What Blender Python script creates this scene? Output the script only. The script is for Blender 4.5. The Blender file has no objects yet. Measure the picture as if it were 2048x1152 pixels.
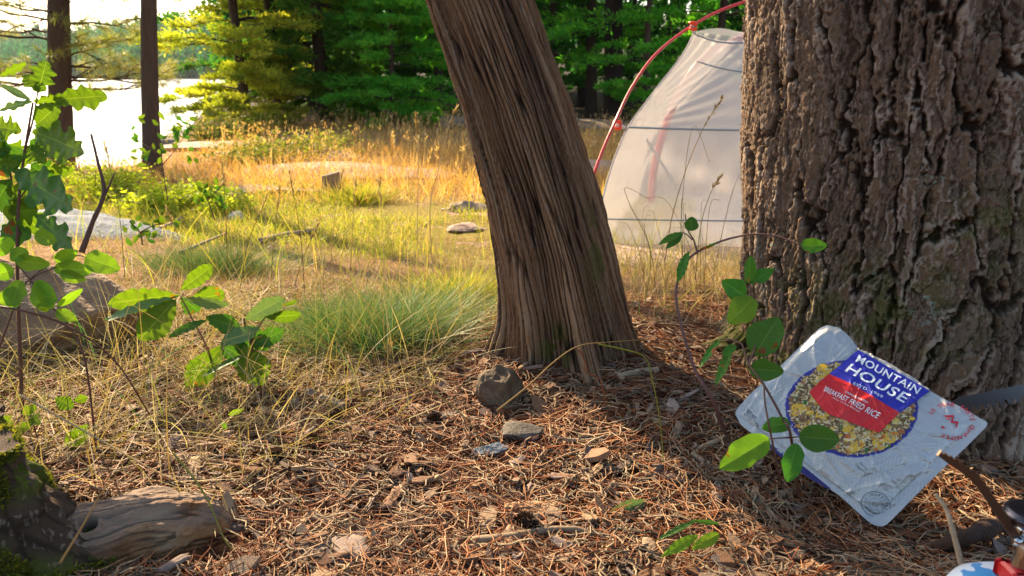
import bpy, math, random
import numpy as np
from mathutils import Vector, Matrix

# ------------------------------------------------------------------ camera, sky, sun, exposure
R = math.radians
sc = bpy.context.scene
H0 = 0.5                      # eye height over the litter
FPX, CX, CY = 1518.0, 1024.0, 576.0
PITCH = math.atan(430.0 / FPX)
cam_d = bpy.data.cameras.new("camera")
cam_d.sensor_width = 36.0
cam_d.lens = 36.0 * FPX / 2048.0
cam_d.clip_start = 0.02
cam_d.clip_end = 3000.0
cam_d.dof.use_dof = True
cam_d.dof.focus_distance = 1.15
cam_d.dof.aperture_fstop = 11.0
cam = bpy.data.objects.new("camera", cam_d)
cam.location = (0, 0, H0)
cam.rotation_euler = (R(90) - PITCH, 0, 0)
sc.collection.objects.link(cam)
sc.camera = cam

SUN_AZ, SUN_EL = 35.0, 31.0   # degrees left of the view direction, above the horizon
wd = bpy.data.worlds.new("World")
sc.world = wd
wd.use_nodes = True
wn = wd.node_tree
bg = wn.nodes["Background"]
sky = wn.nodes.new("ShaderNodeTexSky")
sky.sky_type = 'NISHITA'
sky.sun_disc = False
sky.sun_elevation = R(SUN_EL)
sky.sun_rotation = R(-SUN_AZ)
sky.air_density = 1.0
sky.dust_density = 2.5
sky.ozone_density = 1.0
wn.links.new(sky.outputs[0], bg.inputs[0])
bg.inputs[1].default_value = 0.10
sun_d = bpy.data.lights.new("sun", 'SUN')
sun_d.energy = 5.0
sun_d.angle = R(0.5)
sun_d.color = (1.0, 0.78, 0.50)
sun = bpy.data.objects.new("sun", sun_d)
SD = Vector((-math.sin(R(SUN_AZ)) * math.cos(R(SUN_EL)), math.cos(R(SUN_AZ)) * math.cos(R(SUN_EL)), math.sin(R(SUN_EL))))
sun.rotation_euler = SD.to_track_quat('Z', 'Y').to_euler()
sun.location = SD * 50
sc.collection.objects.link(sun)
sc.view_settings.view_transform = 'Standard'
sc.view_settings.look = 'None'
sc.view_settings.gamma = 1.0
sc.view_settings.exposure = 1.72
sc.cycles.max_bounces = 8
sc.cycles.diffuse_bounces = 3
sc.cycles.transmission_bounces = 4
sc.cycles.transparent_max_bounces = 8
sc.cycles.sample_clamp_indirect = 4.0

rng = np.random.default_rng(11)
random.seed(5)

# ------------------------------------------------------------------ noise
def _h(ix, iy, s):
    ix = (ix.astype(np.int64) & 0xffffffff).astype(np.uint64); iy = (iy.astype(np.int64) & 0xffffffff).astype(np.uint64)
    v = (ix * np.uint64(374761393) + iy * np.uint64(668265263) + np.uint64(s * 2246822519 + 1013)) & np.uint64(0xffffffff)
    v = ((v ^ (v >> np.uint64(13))) * np.uint64(1274126177)) & np.uint64(0xffffffff)
    v = ((v ^ (v >> np.uint64(15))) * np.uint64(2246822519)) & np.uint64(0xffffffff)
    v = v ^ (v >> np.uint64(16))
    return v.astype(np.float64) / 4294967295.0
def vn(x, y, s=0):
    x = np.asarray(x, float); y = np.asarray(y, float)
    x, y = np.broadcast_arrays(x, y)
    xi = np.floor(x); yi = np.floor(y)
    fx = x - xi; fy = y - yi
    fx = fx * fx * fx * (fx * (fx * 6 - 15) + 10); fy = fy * fy * fy * (fy * (fy * 6 - 15) + 10)
    a = _h(xi, yi, s); b = _h(xi + 1, yi, s); c = _h(xi, yi + 1, s); d = _h(xi + 1, yi + 1, s)
    return (a + (b - a) * fx + (c - a) * fy + (a - b - c + d) * fx * fy) * 2 - 1
def fbm(x, y, s=0, o=4, g=.5):
    r = 0; a = 1; n = 0
    x = np.asarray(x, float); y = np.asarray(y, float)
    for k in range(o):
        r = r + a * vn(x + 17.3 * k, y - 9.1 * k, s + k); n += a; a *= g; x = x * 2.03; y = y * 2.03
    return r / n
def ridged(x, y, s=0, o=4, g=.55):
    r = 0; a = 1; n = 0
    for k in range(o):
        r = r + a * (1 - np.abs(vn(x + 7.3 * k, y - 3.1 * k, s + k))); n += a; a *= g; x = x * 2.07; y = y * 2.07
    return r / n
def worley(x, y, s=0, jit=.9):
    xi = np.floor(x); yi = np.floor(y)
    f1 = np.full(x.shape, 9.); f2 = np.full(x.shape, 9.); idv = np.zeros(x.shape); cxx = np.zeros(x.shape); cyy = np.zeros(x.shape)
    for dx in (-1, 0, 1):
        for dy in (-1, 0, 1):
            gx = xi + dx; gy = yi + dy
            px = gx + .5 + (_h(gx, gy, s) - .5) * jit; py = gy + .5 + (_h(gx, gy, s + 51) - .5) * jit
            d = np.hypot(x - px, y - py); i = _h(gx, gy, s + 99)
            near = d < f1
            f2 = np.where(near, f1, np.minimum(f2, d))
            idv = np.where(near, i, idv); cxx = np.where(near, x - px, cxx); cyy = np.where(near, y - py, cyy)
            f1 = np.where(near, d, f1)
    return f1, f2, idv, cxx, cyy
def ss(a, b, x):
    t = np.clip((np.asarray(x, float) - a) / (b - a), 0, 1)
    return t * t * (3 - 2 * t)

# ------------------------------------------------------------------ image <-> world helpers
_c, _s = math.cos(PITCH), math.sin(PITCH)
def ray(px, py):
    x, y = (px - CX) / FPX, (py - CY) / FPX
    return np.array([x, _c - y * _s, -(_s + y * _c)])          # unit camera depth
def PD(px, py, d):
    return np.array([0, 0, H0]) + ray(px, py) * d
def PY(px, py, Y):
    r = ray(px, py); return np.array([0, 0, H0]) + r * (Y / r[1])

WATER = -1.7
SHORE = np.array([(-40, 2.0), (-9, 6.0), (-4.6, 6.6), (-3.1, 7.2), (-3.2, 8.5), (-3.7, 10), (-4.9, 12.5), (-6.3, 16), (-7.8, 21), (-11, 30), (-16, 45), (-24, 70), (-38, 115)], float)
def shore_d(x, y):
    """signed distance past the shore polyline (positive towards the lake)"""
    best = np.full(x.shape, 1e9); sg = np.zeros(x.shape)
    for (x0, y0), (x1, y1) in zip(SHORE[:-1], SHORE[1:]):
        dx, dy = x1 - x0, y1 - y0; L2 = dx * dx + dy * dy
        t = np.clip(((x - x0) * dx + (y - y0) * dy) / L2, 0, 1)
        ex = x - x0 - t * dx; ey = y - y0 - t * dy
        d = np.hypot(ex, ey); cr = dx * (y - y0) - dy * (x - x0)
        m = d < best
        best = np.where(m, d, best); sg = np.where(m, np.sign(cr), sg)
    return best * sg
def terrain(x, y, fine=True):
    x = np.asarray(x, float); y = np.asarray(y, float)
    z = -0.27 * ss(1.25, 3.4, y) - 0.16 * ss(3.4, 14, y)
    z = z + .035 * np.exp(-((x + .6) ** 2 / .12 + (y - .7) ** 2 / .1)) + .02 * np.exp(-((x - .30) ** 2 / .02 + (y - 1.0) ** 2 / .02)) - .022 * np.exp(-((x - .42) ** 2 / .01 + (y - .76) ** 2 / .008))
    z = z + .03 * np.exp(-((x - .42) ** 2 / .02 + (y - .5) ** 2 / .02))
    z = z + .035 * np.exp(-((x - .1) ** 2 / .05 + (y - 1.3) ** 2 / .06))
    z = z + .10 * np.exp(-((x + 1.6) ** 2 / .5 + (y - 2.9) ** 2 / .25))
    z = z + fbm(x * .55, y * .55, 3, 3) * .07 * ss(2, 6, y)
    sd = shore_d(x, y)
    z = z + (.55 * ss(16, 40, y) + 3.0 * ss(35, 80, y)) * ss(2, -6, sd)
    z = z - ss(-.3, 4.0, sd) * 3.2
    if fine:
        a = ss(7, 2, np.hypot(x, y))
        z = z + a * (fbm(x * 4, y * 4, 21, 3) * .010 + fbm(x * 22, y * 22, 5, 4, .6) * .0075)
    return z
def tz(x, y): return float(terrain(np.array([x]), np.array([y]))[0])
def G(px, py, dz=0.0):
    r = ray(px, py); o = np.array([0, 0, H0])
    ts = np.concatenate([np.arange(.4, 4, .01), np.arange(4, 40, .05)])
    p = o[None] + ts[:, None] * r[None]
    below = p[:, 2] < terrain(p[:, 0], p[:, 1])
    i = int(np.argmax(below)) if below.any() else len(ts) - 1
    q = p[i].copy(); q[2] += dz
    return q

# ------------------------------------------------------------------ mesh helpers
def link(o, parent=None):
    sc.collection.objects.link(o)
    if parent is not None:
        o.parent = parent
        o.matrix_parent_inverse = Matrix.Translation(-Vector(parent.location))
    return o
class MB:
    def __init__(s): s.v = []; s.f = []; s.a = {}; s.n = 0; s.m = []
    def add(s, v, f, m=0, **att):
        v = np.asarray(v, float).reshape(-1, 3); f = np.asarray(f)
        s.v.append(v); s.f.append(f + s.n); s.n += len(v); s.m.append(np.full(len(f), m))
        for k in set(list(s.a) + list(att)):
            if k not in s.a: s.a[k] = [np.zeros(s.n - len(v))]
            val = att.get(k, 0.0)
            s.a[k].append(np.broadcast_to(np.asarray(val, float), (len(v),)).copy())
        return s
    def build(s, name, mats, parent=None, smooth=True):
        me = bpy.data.meshes.new(name)
        V = np.concatenate(s.v); me.vertices.add(len(V)); me.vertices.foreach_set('co', V.astype(np.float32).ravel())
        tot = np.concatenate([np.full(len(f), f.shape[1]) for f in s.f]); idx = np.concatenate([f.ravel() for f in s.f])
        me.loops.add(len(idx)); me.loops.foreach_set('vertex_index', idx.astype(np.int32))
        me.polygons.add(len(tot)); st = np.concatenate([[0], np.cumsum(tot)[:-1]])
        me.polygons.foreach_set('loop_start', st.astype(np.int32)); me.polygons.foreach_set('loop_total', tot.astype(np.int32))
        me.polygons.foreach_set('use_smooth', np.full(len(tot), smooth))
        me.polygons.foreach_set('material_index', np.concatenate(s.m).astype(np.int32))
        for k, l in s.a.items():
            at = me.attributes.new(k, 'FLOAT', 'POINT'); at.data.foreach_set('value', np.concatenate(l).astype(np.float32))
        if not isinstance(mats, (list, tuple)): mats = [mats]
        for m in mats: me.materials.append(m)
        me.update(calc_edges=True)
        o = bpy.data.objects.new(name, me)
        return link(o, parent)
def tag(o, label=None, cat=None, group=None, kind=None):
    if label: o['label'] = label
    if cat: o['category'] = cat
    if group: o['group'] = group
    if kind: o['kind'] = kind
    return o
def thing(name, label, cat, loc, group=None):
    o = bpy.data.objects.new(name, None); o.location = Vector([float(c) for c in loc]); o.empty_display_size = .05
    link(o); return tag(o, label, cat, group)

def norm(a): return a / np.maximum(np.linalg.norm(a, axis=-1, keepdims=True), 1e-9)
def spline(pts, n):
    pts = np.asarray(pts, float)
    if len(pts) == 2: t = np.linspace(0, 1, n)[:, None]; return pts[0] * (1 - t) + pts[1] * t
    P = np.vstack([2 * pts[0] - pts[1], pts, 2 * pts[-1] - pts[-2]]); k = len(pts) - 1
    out = []
    for u in np.linspace(0, k - 1e-6, n):
        i = int(u); t = u - i; a, b, c, d = P[i], P[i + 1], P[i + 2], P[i + 3]
        out.append(.5 * ((2 * b) + (-a + c) * t + (2 * a - 5 * b + 4 * c - d) * t * t + (-a + 3 * b - 3 * c + d) * t ** 3))
    return np.array(out)
def tubes(mb, path, rad, sides=4, m=0, cap=True, **att):
    """path (n,k,3), rad (n,k)"""
    path = np.asarray(path, float); rad = np.asarray(rad, float)
    if path.ndim == 2: path = path[None]; rad = np.broadcast_to(rad, path.shape[1:2])[None]
    n, k, _ = path.shape; rad = np.broadcast_to(rad, (n, k))
    T = norm(np.gradient(path, axis=1))
    up = np.where(np.abs(T[:, :1, 2:3]) > .8, np.array([1., 0, 0]), np.array([0, 0, 1.]))
    A = norm(np.cross(T, up)); B = np.cross(T, A)
    ang = np.linspace(0, 2 * np.pi, sides, endpoint=False)
    v = path[:, :, None] + rad[:, :, None, None] * (A[:, :, None] * np.cos(ang)[None, None, :, None] + B[:, :, None] * np.sin(ang)[None, None, :, None])
    i = np.arange(n)[:, None, None] * k * sides; j = np.arange(k - 1)[None, :, None] * sides; s = np.arange(sides)[None, None]
    s2 = (s + 1) % sides
    f = np.stack([i + j + s, i + j + s2, i + j + sides + s2, i + j + sides + s], -1).reshape(-1, 4)
    at = {q: (np.repeat(np.asarray(w, float), k * sides) if np.ndim(w) == 1 and len(w) == n else w) for q, w in att.items()}
    mb.add(v, f, m, **at)
    if cap and sides > 2:
        e = (np.arange(n)[:, None] * k * sides + (k - 1) * sides + np.arange(sides)[None])
        b = (np.arange(n)[:, None] * k * sides + np.arange(sides)[None, ::-1])
        off = mb.n - len(v.reshape(-1, 3))
        mb.f.append(np.concatenate([e, b]) + off); mb.m.append(np.full(2 * n, m))
def ribbons(mb, base, d, L, w, bend, side=None, k=4, m=0, rnd=None, taper=1.0, w0=.55):
    """grass blades: base (n,3), d unit (n,3), L,w (n), bend (n,3)"""
    n = len(base); t = np.linspace(0, 1, k + 1)[None, :, None]
    L = np.broadcast_to(L, (n,))[:, None, None]; w = np.broadcast_to(w, (n,))[:, None, None]
    c = base[:, None] + d[:, None] * L * t + bend[:, None] * L * t * t
    if side is None:
        a = rng.uniform(0, 2 * np.pi, n); side = np.stack([np.cos(a), np.sin(a), 0 * a], -1)
        side = norm(side - d * (side * d).sum(-1, keepdims=True))
    wt = w * (w0 + (1 - w0) * np.sin(t * 2.2)) * (1 - taper * t ** 2.5)
    v = np.stack([c - side[:, None] * wt * .5, c + side[:, None] * wt * .5], 2)
    i = np.arange(n)[:, None] * (k + 1) * 2; j = np.arange(k)[None] * 2
    f = np.stack([i + j, i + j + 1, i + j + 3, i + j + 2], -1).reshape(-1, 4)
    r = rng.random(n) if rnd is None else rnd
    mb.add(v, f, m, rnd=np.repeat(r, (k + 1) * 2), tt=np.tile(np.repeat(np.linspace(0, 1, k + 1), 2), n))
def diamonds(mb, p, d, L, w, rnd, m=0, flat=None):
    n = len(p); d = norm(d)
    q = rng.normal(size=(n, 3)) if flat is None else flat
    s = norm(np.cross(d, q)); L = np.broadcast_to(L, (n,))[:, None]; w = np.broadcast_to(w, (n,))[:, None]
    nn = np.cross(d, s)
    v = np.stack([p, p + d * L * .45 - s * w * .5, p + d * L + nn * L * .12, p + d * L * .45 + s * w * .5], 1)
    mb.add(v, np.arange(n * 4).reshape(n, 4), m, rnd=np.repeat(rnd, 4))
def grid_faces(nu, nv, wrap=False):
    a = np.arange(nu if wrap else nu - 1)[:, None]; b = np.arange(nv - 1)[None]
    a2 = (a + 1) % nu
    return np.stack([a * nv + b, a2 * nv + b, a2 * nv + b + 1, a * nv + b + 1], -1).reshape(-1, 4)

# ------------------------------------------------------------------ materials
def lin(h):
    h = h.lstrip('#'); c = [int(h[i:i + 2], 16) / 255 for i in (0, 2, 4)]
    return tuple(x / 12.92 if x <= .04045 else ((x + .055) / 1.055) ** 2.4 for x in c) + (1,)
class NT:
    def __init__(s, name):
        s.m = bpy.data.materials.new(name); s.m.use_nodes = True; s.t = s.m.node_tree; s.t.nodes.clear()
        s.out = s.t.nodes.new('ShaderNodeOutputMaterial')
    def n(s, ty, **kw):
        o = s.t.nodes.new('ShaderNode' + ty)
        for k, v in kw.items():
            if k in o.inputs.keys() if isinstance(k, str) else False: pass
            setattr(o, k, v)
        return o
    def l(s, a, b): s.t.links.new(a, b)
    def attr(s, nm): a = s.n('Attribute'); a.attribute_name = nm; return a.outputs['Fac']
    def noise(s, scale, det=4, rough=.6, vec=None, sx=None):
        a = s.n('TexNoise'); a.inputs['Scale'].default_value = scale; a.inputs['Detail'].default_value = det; a.inputs['Roughness'].default_value = rough
        c = s.n('TexCoord').outputs['Object'] if vec is None else vec
        if sx is not None:
            mp = s.n('Mapping'); mp.inputs['Scale'].default_value = sx; s.l(c, mp.inputs['Vector']); c = mp.outputs[0]
        s.l(c, a.inputs['Vector']); return a.outputs['Fac']
    def ramp(s, fac, cols):
        r = s.n('ValToRGB'); e = r.color_ramp.elements
        while len(e) < len(cols): e.new(.5)
        for i, (p, c) in enumerate(cols): e[i].position = p; e[i].color = c
        s.l(fac, r.inputs[0]); return r.outputs[0]
    def mix(s, fac, a, b, bt='MIX'):
        m = s.n('Mix', data_type='RGBA', blend_type=bt)
        for v, i in ((fac, 0), (a, 6), (b, 7)):
            if hasattr(v, 'is_linked'): s.l(v, m.inputs[i])
            else: m.inputs[i].default_value = v
        return m.outputs[2]
    def math(s, op, a, b=None, c=None):
        m = s.n('Math', operation=op)
        for i, v in enumerate((a, b, c)):
            if v is None: continue
            if hasattr(v, 'is_linked'): s.l(v, m.inputs[i])
            else: m.inputs[i].default_value = v
        return m.outputs[0]
    def bump(s, h, dist=.01, st=.5):
        b = s.n('Bump'); b.inputs['Strength'].default_value = st; b.inputs['Distance'].default_value = dist; s.l(h, b.inputs['Height']); return b.outputs[0]
    def pbr(s, col, rough=.8, spec=.3, metal=0, normal=None, trans=0, tcol=None, coat=0):
        p = s.n('BsdfPrincipled')
        if hasattr(col, 'is_linked'): s.l(col, p.inputs['Base Color'])
        else: p.inputs['Base Color'].default_value = col
        if hasattr(rough, 'is_linked'): s.l(rough, p.inputs['Roughness'])
        else: p.inputs['Roughness'].default_value = rough
        p.inputs['Specular IOR Level'].default_value = spec; p.inputs['Metallic'].default_value = metal
        if coat: p.inputs['Coat Weight'].default_value = coat
        if normal is not None: s.l(normal, p.inputs['Normal'])
        o = p.outputs[0]
        if trans:
            t = s.n('BsdfTranslucent'); tc = tcol if tcol is not None else col
            if hasattr(tc, 'is_linked'): s.l(tc, t.inputs['Color'])
            else: t.inputs['Color'].default_value = tc
            mx = s.n('MixShader'); mx.inputs[0].default_value = trans
            s.l(o, mx.inputs[1]); s.l(t.outputs[0], mx.inputs[2]); o = mx.outputs[0]
        s.l(o, s.out.inputs['Surface']); return s.m
def ramp_mat(name, cols, rough=.8, trans=0, spec=.25, gain=(1.4, 1.5, .75), nsc=None, bmp=0, bsc=60, sx=None):
    t = NT(name); cc = [(i / (len(cols) - 1), lin(c)) for i, c in enumerate(cols)]
    c = t.ramp(t.attr('rnd'), cc)
    if nsc:
        c = t.mix(t.math('MULTIPLY', t.noise(nsc, 4, sx=sx), .9), c, (.35, .33, .3, 1), 'MULTIPLY')
    tc = t.mix(1.0, c, gain + (1,), 'MULTIPLY') if trans else None
    nm = t.bump(t.noise(bsc, 5, sx=sx), bmp, .8) if bmp else None
    return t.pbr(c, rough, spec, trans=trans, tcol=tc, normal=nm)

M = {}
M['needle'] = ramp_mat('dry_needle', ['4a2614', '763e20', '945a34', 'a87a52', 'c4a482', '50382a'], .7)
M['straw'] = ramp_mat('straw', ['6e5630', '937848', 'b0966a', 'c8b48c', '8a7850', '84863c'], .6, .25)
M['pale_straw'] = ramp_mat('pale_straw', ['7c5c42', '9a7858', 'b89676', 'ccae8c', '8a6c50', '94884c'], .7, .2)
M['gold'] = ramp_mat('golden_grass', ['966830', 'b8864a', 'cc9e62', 'dcba84', 'be8a5c', 'ac9444'], .6, .34)
M['green'] = ramp_mat('green_grass', ['64741f', '828e26', 'a0a236', 'b8ac4a', 'c4a45c', '7c8030'], .5, .38)
M['tuft'] = ramp_mat('fine_grass', ['285a30', '3c6c3c', '56803c', '7c8c44', 'a89458', '3a7860'], .5, .3, gain=(1.05, 1.15, .8))
M['chip'] = ramp_mat('wood_chip', ['54382a', '78563c', '97745a', 'b59878', '6c5a50', 'a08c80'], .85, nsc=60, bmp=.002, bsc=300)
M['twig'] = ramp_mat('dead_twig', ['6b5a48', '8c7860', 'aa9478', 'c0aa88', '5a4a40'], .8, nsc=80, bmp=.001, bsc=400)
M['stalk'] = ramp_mat('sapling_stem', ['4a2f2a', '5d3d30', '6a4c3a'], .6)
M['stone'] = None

def leaf_mat(name, c1, c2, rib, spot, trans=.45, amt=.02):
    c3_ = {'oak_leaf': '3c5c1c', 'round_leaf': '86962c', 'sapling_leaf': '5e7c28'}.get(name, c1)
    t = NT(name); s_ = t.attr('ls'); l_ = t.attr('lt')
    base = t.mix(t.noise(30, 3), lin(c1), lin(c2))
    a = t.math('ABSOLUTE', s_)
    oi = t.n('ObjectInfo').outputs['Random']; base = t.mix(t.math('MULTIPLY', oi, .55), base, lin(c3_)); 
    v = t.math('FRACT', t.math('MULTIPLY', t.math('SUBTRACT', l_, t.math('MULTIPLY', a, .16)), 9.0))
    v = t.math('LESS_THAN', t.math('ABSOLUTE', t.math('SUBTRACT', v, .5)), .055)
    mid = t.math('LESS_THAN', a, .035)
    vm = t.math('MAXIMUM', t.math('MULTIPLY', v, .35), mid)
    c = t.mix(t.math('MULTIPLY', vm, .4), base, lin(rib))
    sp = t.math('GREATER_THAN', t.noise(38, 2), .70 - amt)
    c = t.mix(sp, c, lin(spot))
    hgt = t.math('MULTIPLY', vm, -1.0)
    nm = t.bump(t.math('ADD', hgt, t.noise(120, 3)), .0012, .6)
    tc = t.mix(1.0, c, (1.15, 1.12, .45, 1), 'MULTIPLY')
    return t.pbr(c, .52, .25, trans=trans, tcol=tc, normal=nm)
M['leaf_oak'] = leaf_mat('oak_leaf', '56761a', '74901c', '9cb44a', '8a6a20')
M['leaf_dark'] = leaf_mat('deep_green_leaf', '3a6420', '4e7a26', '7ea048', '7a4a20', .38, .03)
M['leaf_round'] = leaf_mat('round_leaf', '5e9022', '77a626', 'a8c850', '8a6420', .5)
M['leaf_pale'] = leaf_mat('bluish_leaf', '5f7d48', '769058', '9ab080', '7a6a30', .25)
M['leaf_right'] = leaf_mat('sapling_leaf', '2f6e22', '478420', '86a844', '9a5a28', .35, .03)

# ------------------------------------------------------------------ ground
def ground_mat():
    t = NT('forest_floor'); geo = t.n('NewGeometry').outputs['Position']
    n1 = t.noise(45, 6, .7, vec=geo); n2 = t.noise(3.2, 4, vec=geo)
    dirt = t.ramp(n1, [(.3, lin('22130c')), (.5, lin('482a1a')), (.62, lin('6e4628')), (.75, lin('94704c'))])
    mead = t.ramp(n1, [(.3, lin('5a4028')), (.5, lin('8a6a48')), (.7, lin('b0906a'))])
    grn = t.ramp(n1, [(.3, lin('5a4c22')), (.55, lin('857536')), (.75, lin('a8924e'))])
    pink = t.ramp(n1, [(.3, lin('7a5c4c')), (.6, lin('a98a78')), (.8, lin('c2a898'))])
    c = t.mix(t.attr('zmead'), dirt, mead); c = t.mix(t.attr('zgreen'), c, grn)
    c = t.mix(t.math('MULTIPLY', t.attr('zmead'), t.math('GREATER_THAN', n2, .62)), c, pink)
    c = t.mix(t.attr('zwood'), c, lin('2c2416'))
    nm = t.bump(t.noise(160, 5, .7, vec=geo), .006, .9)
    return t.pbr(c, .95, .1, normal=nm)
def axis(a, lo, hi, n, c):
    s = np.linspace(math.asinh((lo - c) / a), math.asinh((hi - c) / a), n); return c + a * np.sinh(s)
gx = axis(.9, -90, 90, 620, 0.0); gy = axis(.8, -12, 110, 720, 1.0)
X, Y = np.meshgrid(gx, gy, indexing='ij'); Z = terrain(X, Y)
mb = MB(); xf, yf = X.ravel(), Y.ravel()
mb.add(np.stack([X, Y, Z], -1), grid_faces(len(gx), len(gy)), 0,
       zmead=ss(1.5, 2.4, yf + .5 * fbm(xf * 2, yf * 2, 8, 3)) * (1 - ss(15, 18, yf)),
       zgreen=ss(2.7, 3.1, yf + .3 * fbm(xf * 2, yf * 2, 18, 3)) * (1 - ss(4.6, 6.5, yf + 1.5 * fbm(xf, yf, 28, 3))) * (1 - ss(.2, .9, xf)),
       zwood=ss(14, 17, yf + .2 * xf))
tag(mb.build('ground', ground_mat()), kind='structure', label='uneven forest floor running from needle litter to sunny meadow')

t = NT('lake_water'); geo = t.n('NewGeometry').outputs['Position']
nm = t.bump(t.noise(1.1, 6, .65, vec=geo, sx=(1, .5, 1)), .35, 1.0)
mw = t.pbr(lin('3c5a70'), .16, .6, normal=nm)
mb = MB(); wx = np.linspace(-900, 900, 30); wy = np.linspace(-20, 1200, 30); XX, YY = np.meshgrid(wx, wy, indexing='ij')
mb.add(np.stack([XX, YY, 0 * XX + WATER], -1), grid_faces(30, 30)); tag(mb.build('water', mw), kind='structure', label='bright rippled lake glinting in low sun')

# far shore hill and its forest
def hillz(x, y):
    s = y - (235 - x * .62)
    return -4 + 6 * ss(-6, 25, s) + (19 + 7 * fbm(x * .01, y * .01, 4, 3)) * ss(10, 140, s)
xs = np.linspace(-700, 260, 120); ys = np.linspace(120, 900, 100); XX, YY = np.meshgrid(xs, ys, indexing='ij')
mb = MB(); mb.add(np.stack([XX, YY, hillz(XX, YY)], -1), grid_faces(120, 100))
tag(mb.build('hills', ramp_mat('hill_soil', ['2c3a20', '3a4426'], .9)), kind='structure', label='low wooded hill along the far shore')
n = 2600; x = rng.uniform(-430, 40, n); s_ = rng.uniform(0, 1, n) ** 1.6 * 150; y = 235 - x * .62 + s_
z = hillz(x, y); hh = rng.uniform(9, 17, n) * (.8 + .3 * fbm(x * .05, y * .05, 9, 2)); K = 90
tt = rng.random((n, K)) ** .8; r = (1 - tt) ** .8 * hh[:, None] * .2 * rng.uniform(.5, 1.1, (n, K)) + .15; a = rng.uniform(0, 6.283, (n, K))
p = np.stack([x[:, None] + r * np.cos(a), y[:, None] + r * np.sin(a), z[:, None] + hh[:, None] * (.08 + .92 * tt)], -1).reshape(-1, 3)
d = np.stack([np.cos(a), np.sin(a), -.3 + 0 * a + rng.normal(0, .3, a.shape)], -1).reshape(-1, 3)
mb = MB(); rr = np.clip(np.repeat(rng.random(n), K) * .7 + rng.random(n * K) * .3, 0, 1)
diamonds(mb, p, d, rng.uniform(.9, 2.0, n * K), rng.uniform(.7, 1.3, n * K), rr)
tag(mb.build('far_forest', ramp_mat('far_foliage', ['1a5430', '226438', '307a42', '3c864a'], .8, .3)), kind='stuff', label='dense evergreen forest on the far shore of the lake')

# ------------------------------------------------------------------ conifers
bark_dark = ramp_mat('dark_bark', ['3a2c26', '4c3a30', '5a463a'], .9, nsc=14, bmp=.02, bsc=30, sx=(1, 1, .25))
bark_mid = ramp_mat('brown_bark', ['4c3c32', '5e4c40', '6c5848'], .9, nsc=34, bmp=.03, bsc=40, sx=(1, 1, .22))
fol = {
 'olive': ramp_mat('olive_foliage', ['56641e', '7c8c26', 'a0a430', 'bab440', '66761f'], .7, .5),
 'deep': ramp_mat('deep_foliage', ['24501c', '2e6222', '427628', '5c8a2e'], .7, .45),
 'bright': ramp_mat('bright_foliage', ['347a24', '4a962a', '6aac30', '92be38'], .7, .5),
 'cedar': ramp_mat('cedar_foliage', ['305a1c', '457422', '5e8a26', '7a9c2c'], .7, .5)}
def trunk_tube(x, y, z0, H, r0, lean=(0, 0), sides=14, flare=1.5):
    t_ = np.concatenate([[0, .006, .02, .05], np.linspace(.1, 1, 14)])
    path = np.stack([x + lean[0] * t_ * H + .02 * H * .2 * np.sin(t_ * 9 + x), y + lean[1] * t_ * H, z0 - .05 + t_ * H], -1)
    rad = r0 * (1 - .85 * t_) * (1 + (flare - 1) * np.exp(-t_ * H / .15)); return path, rad
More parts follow.
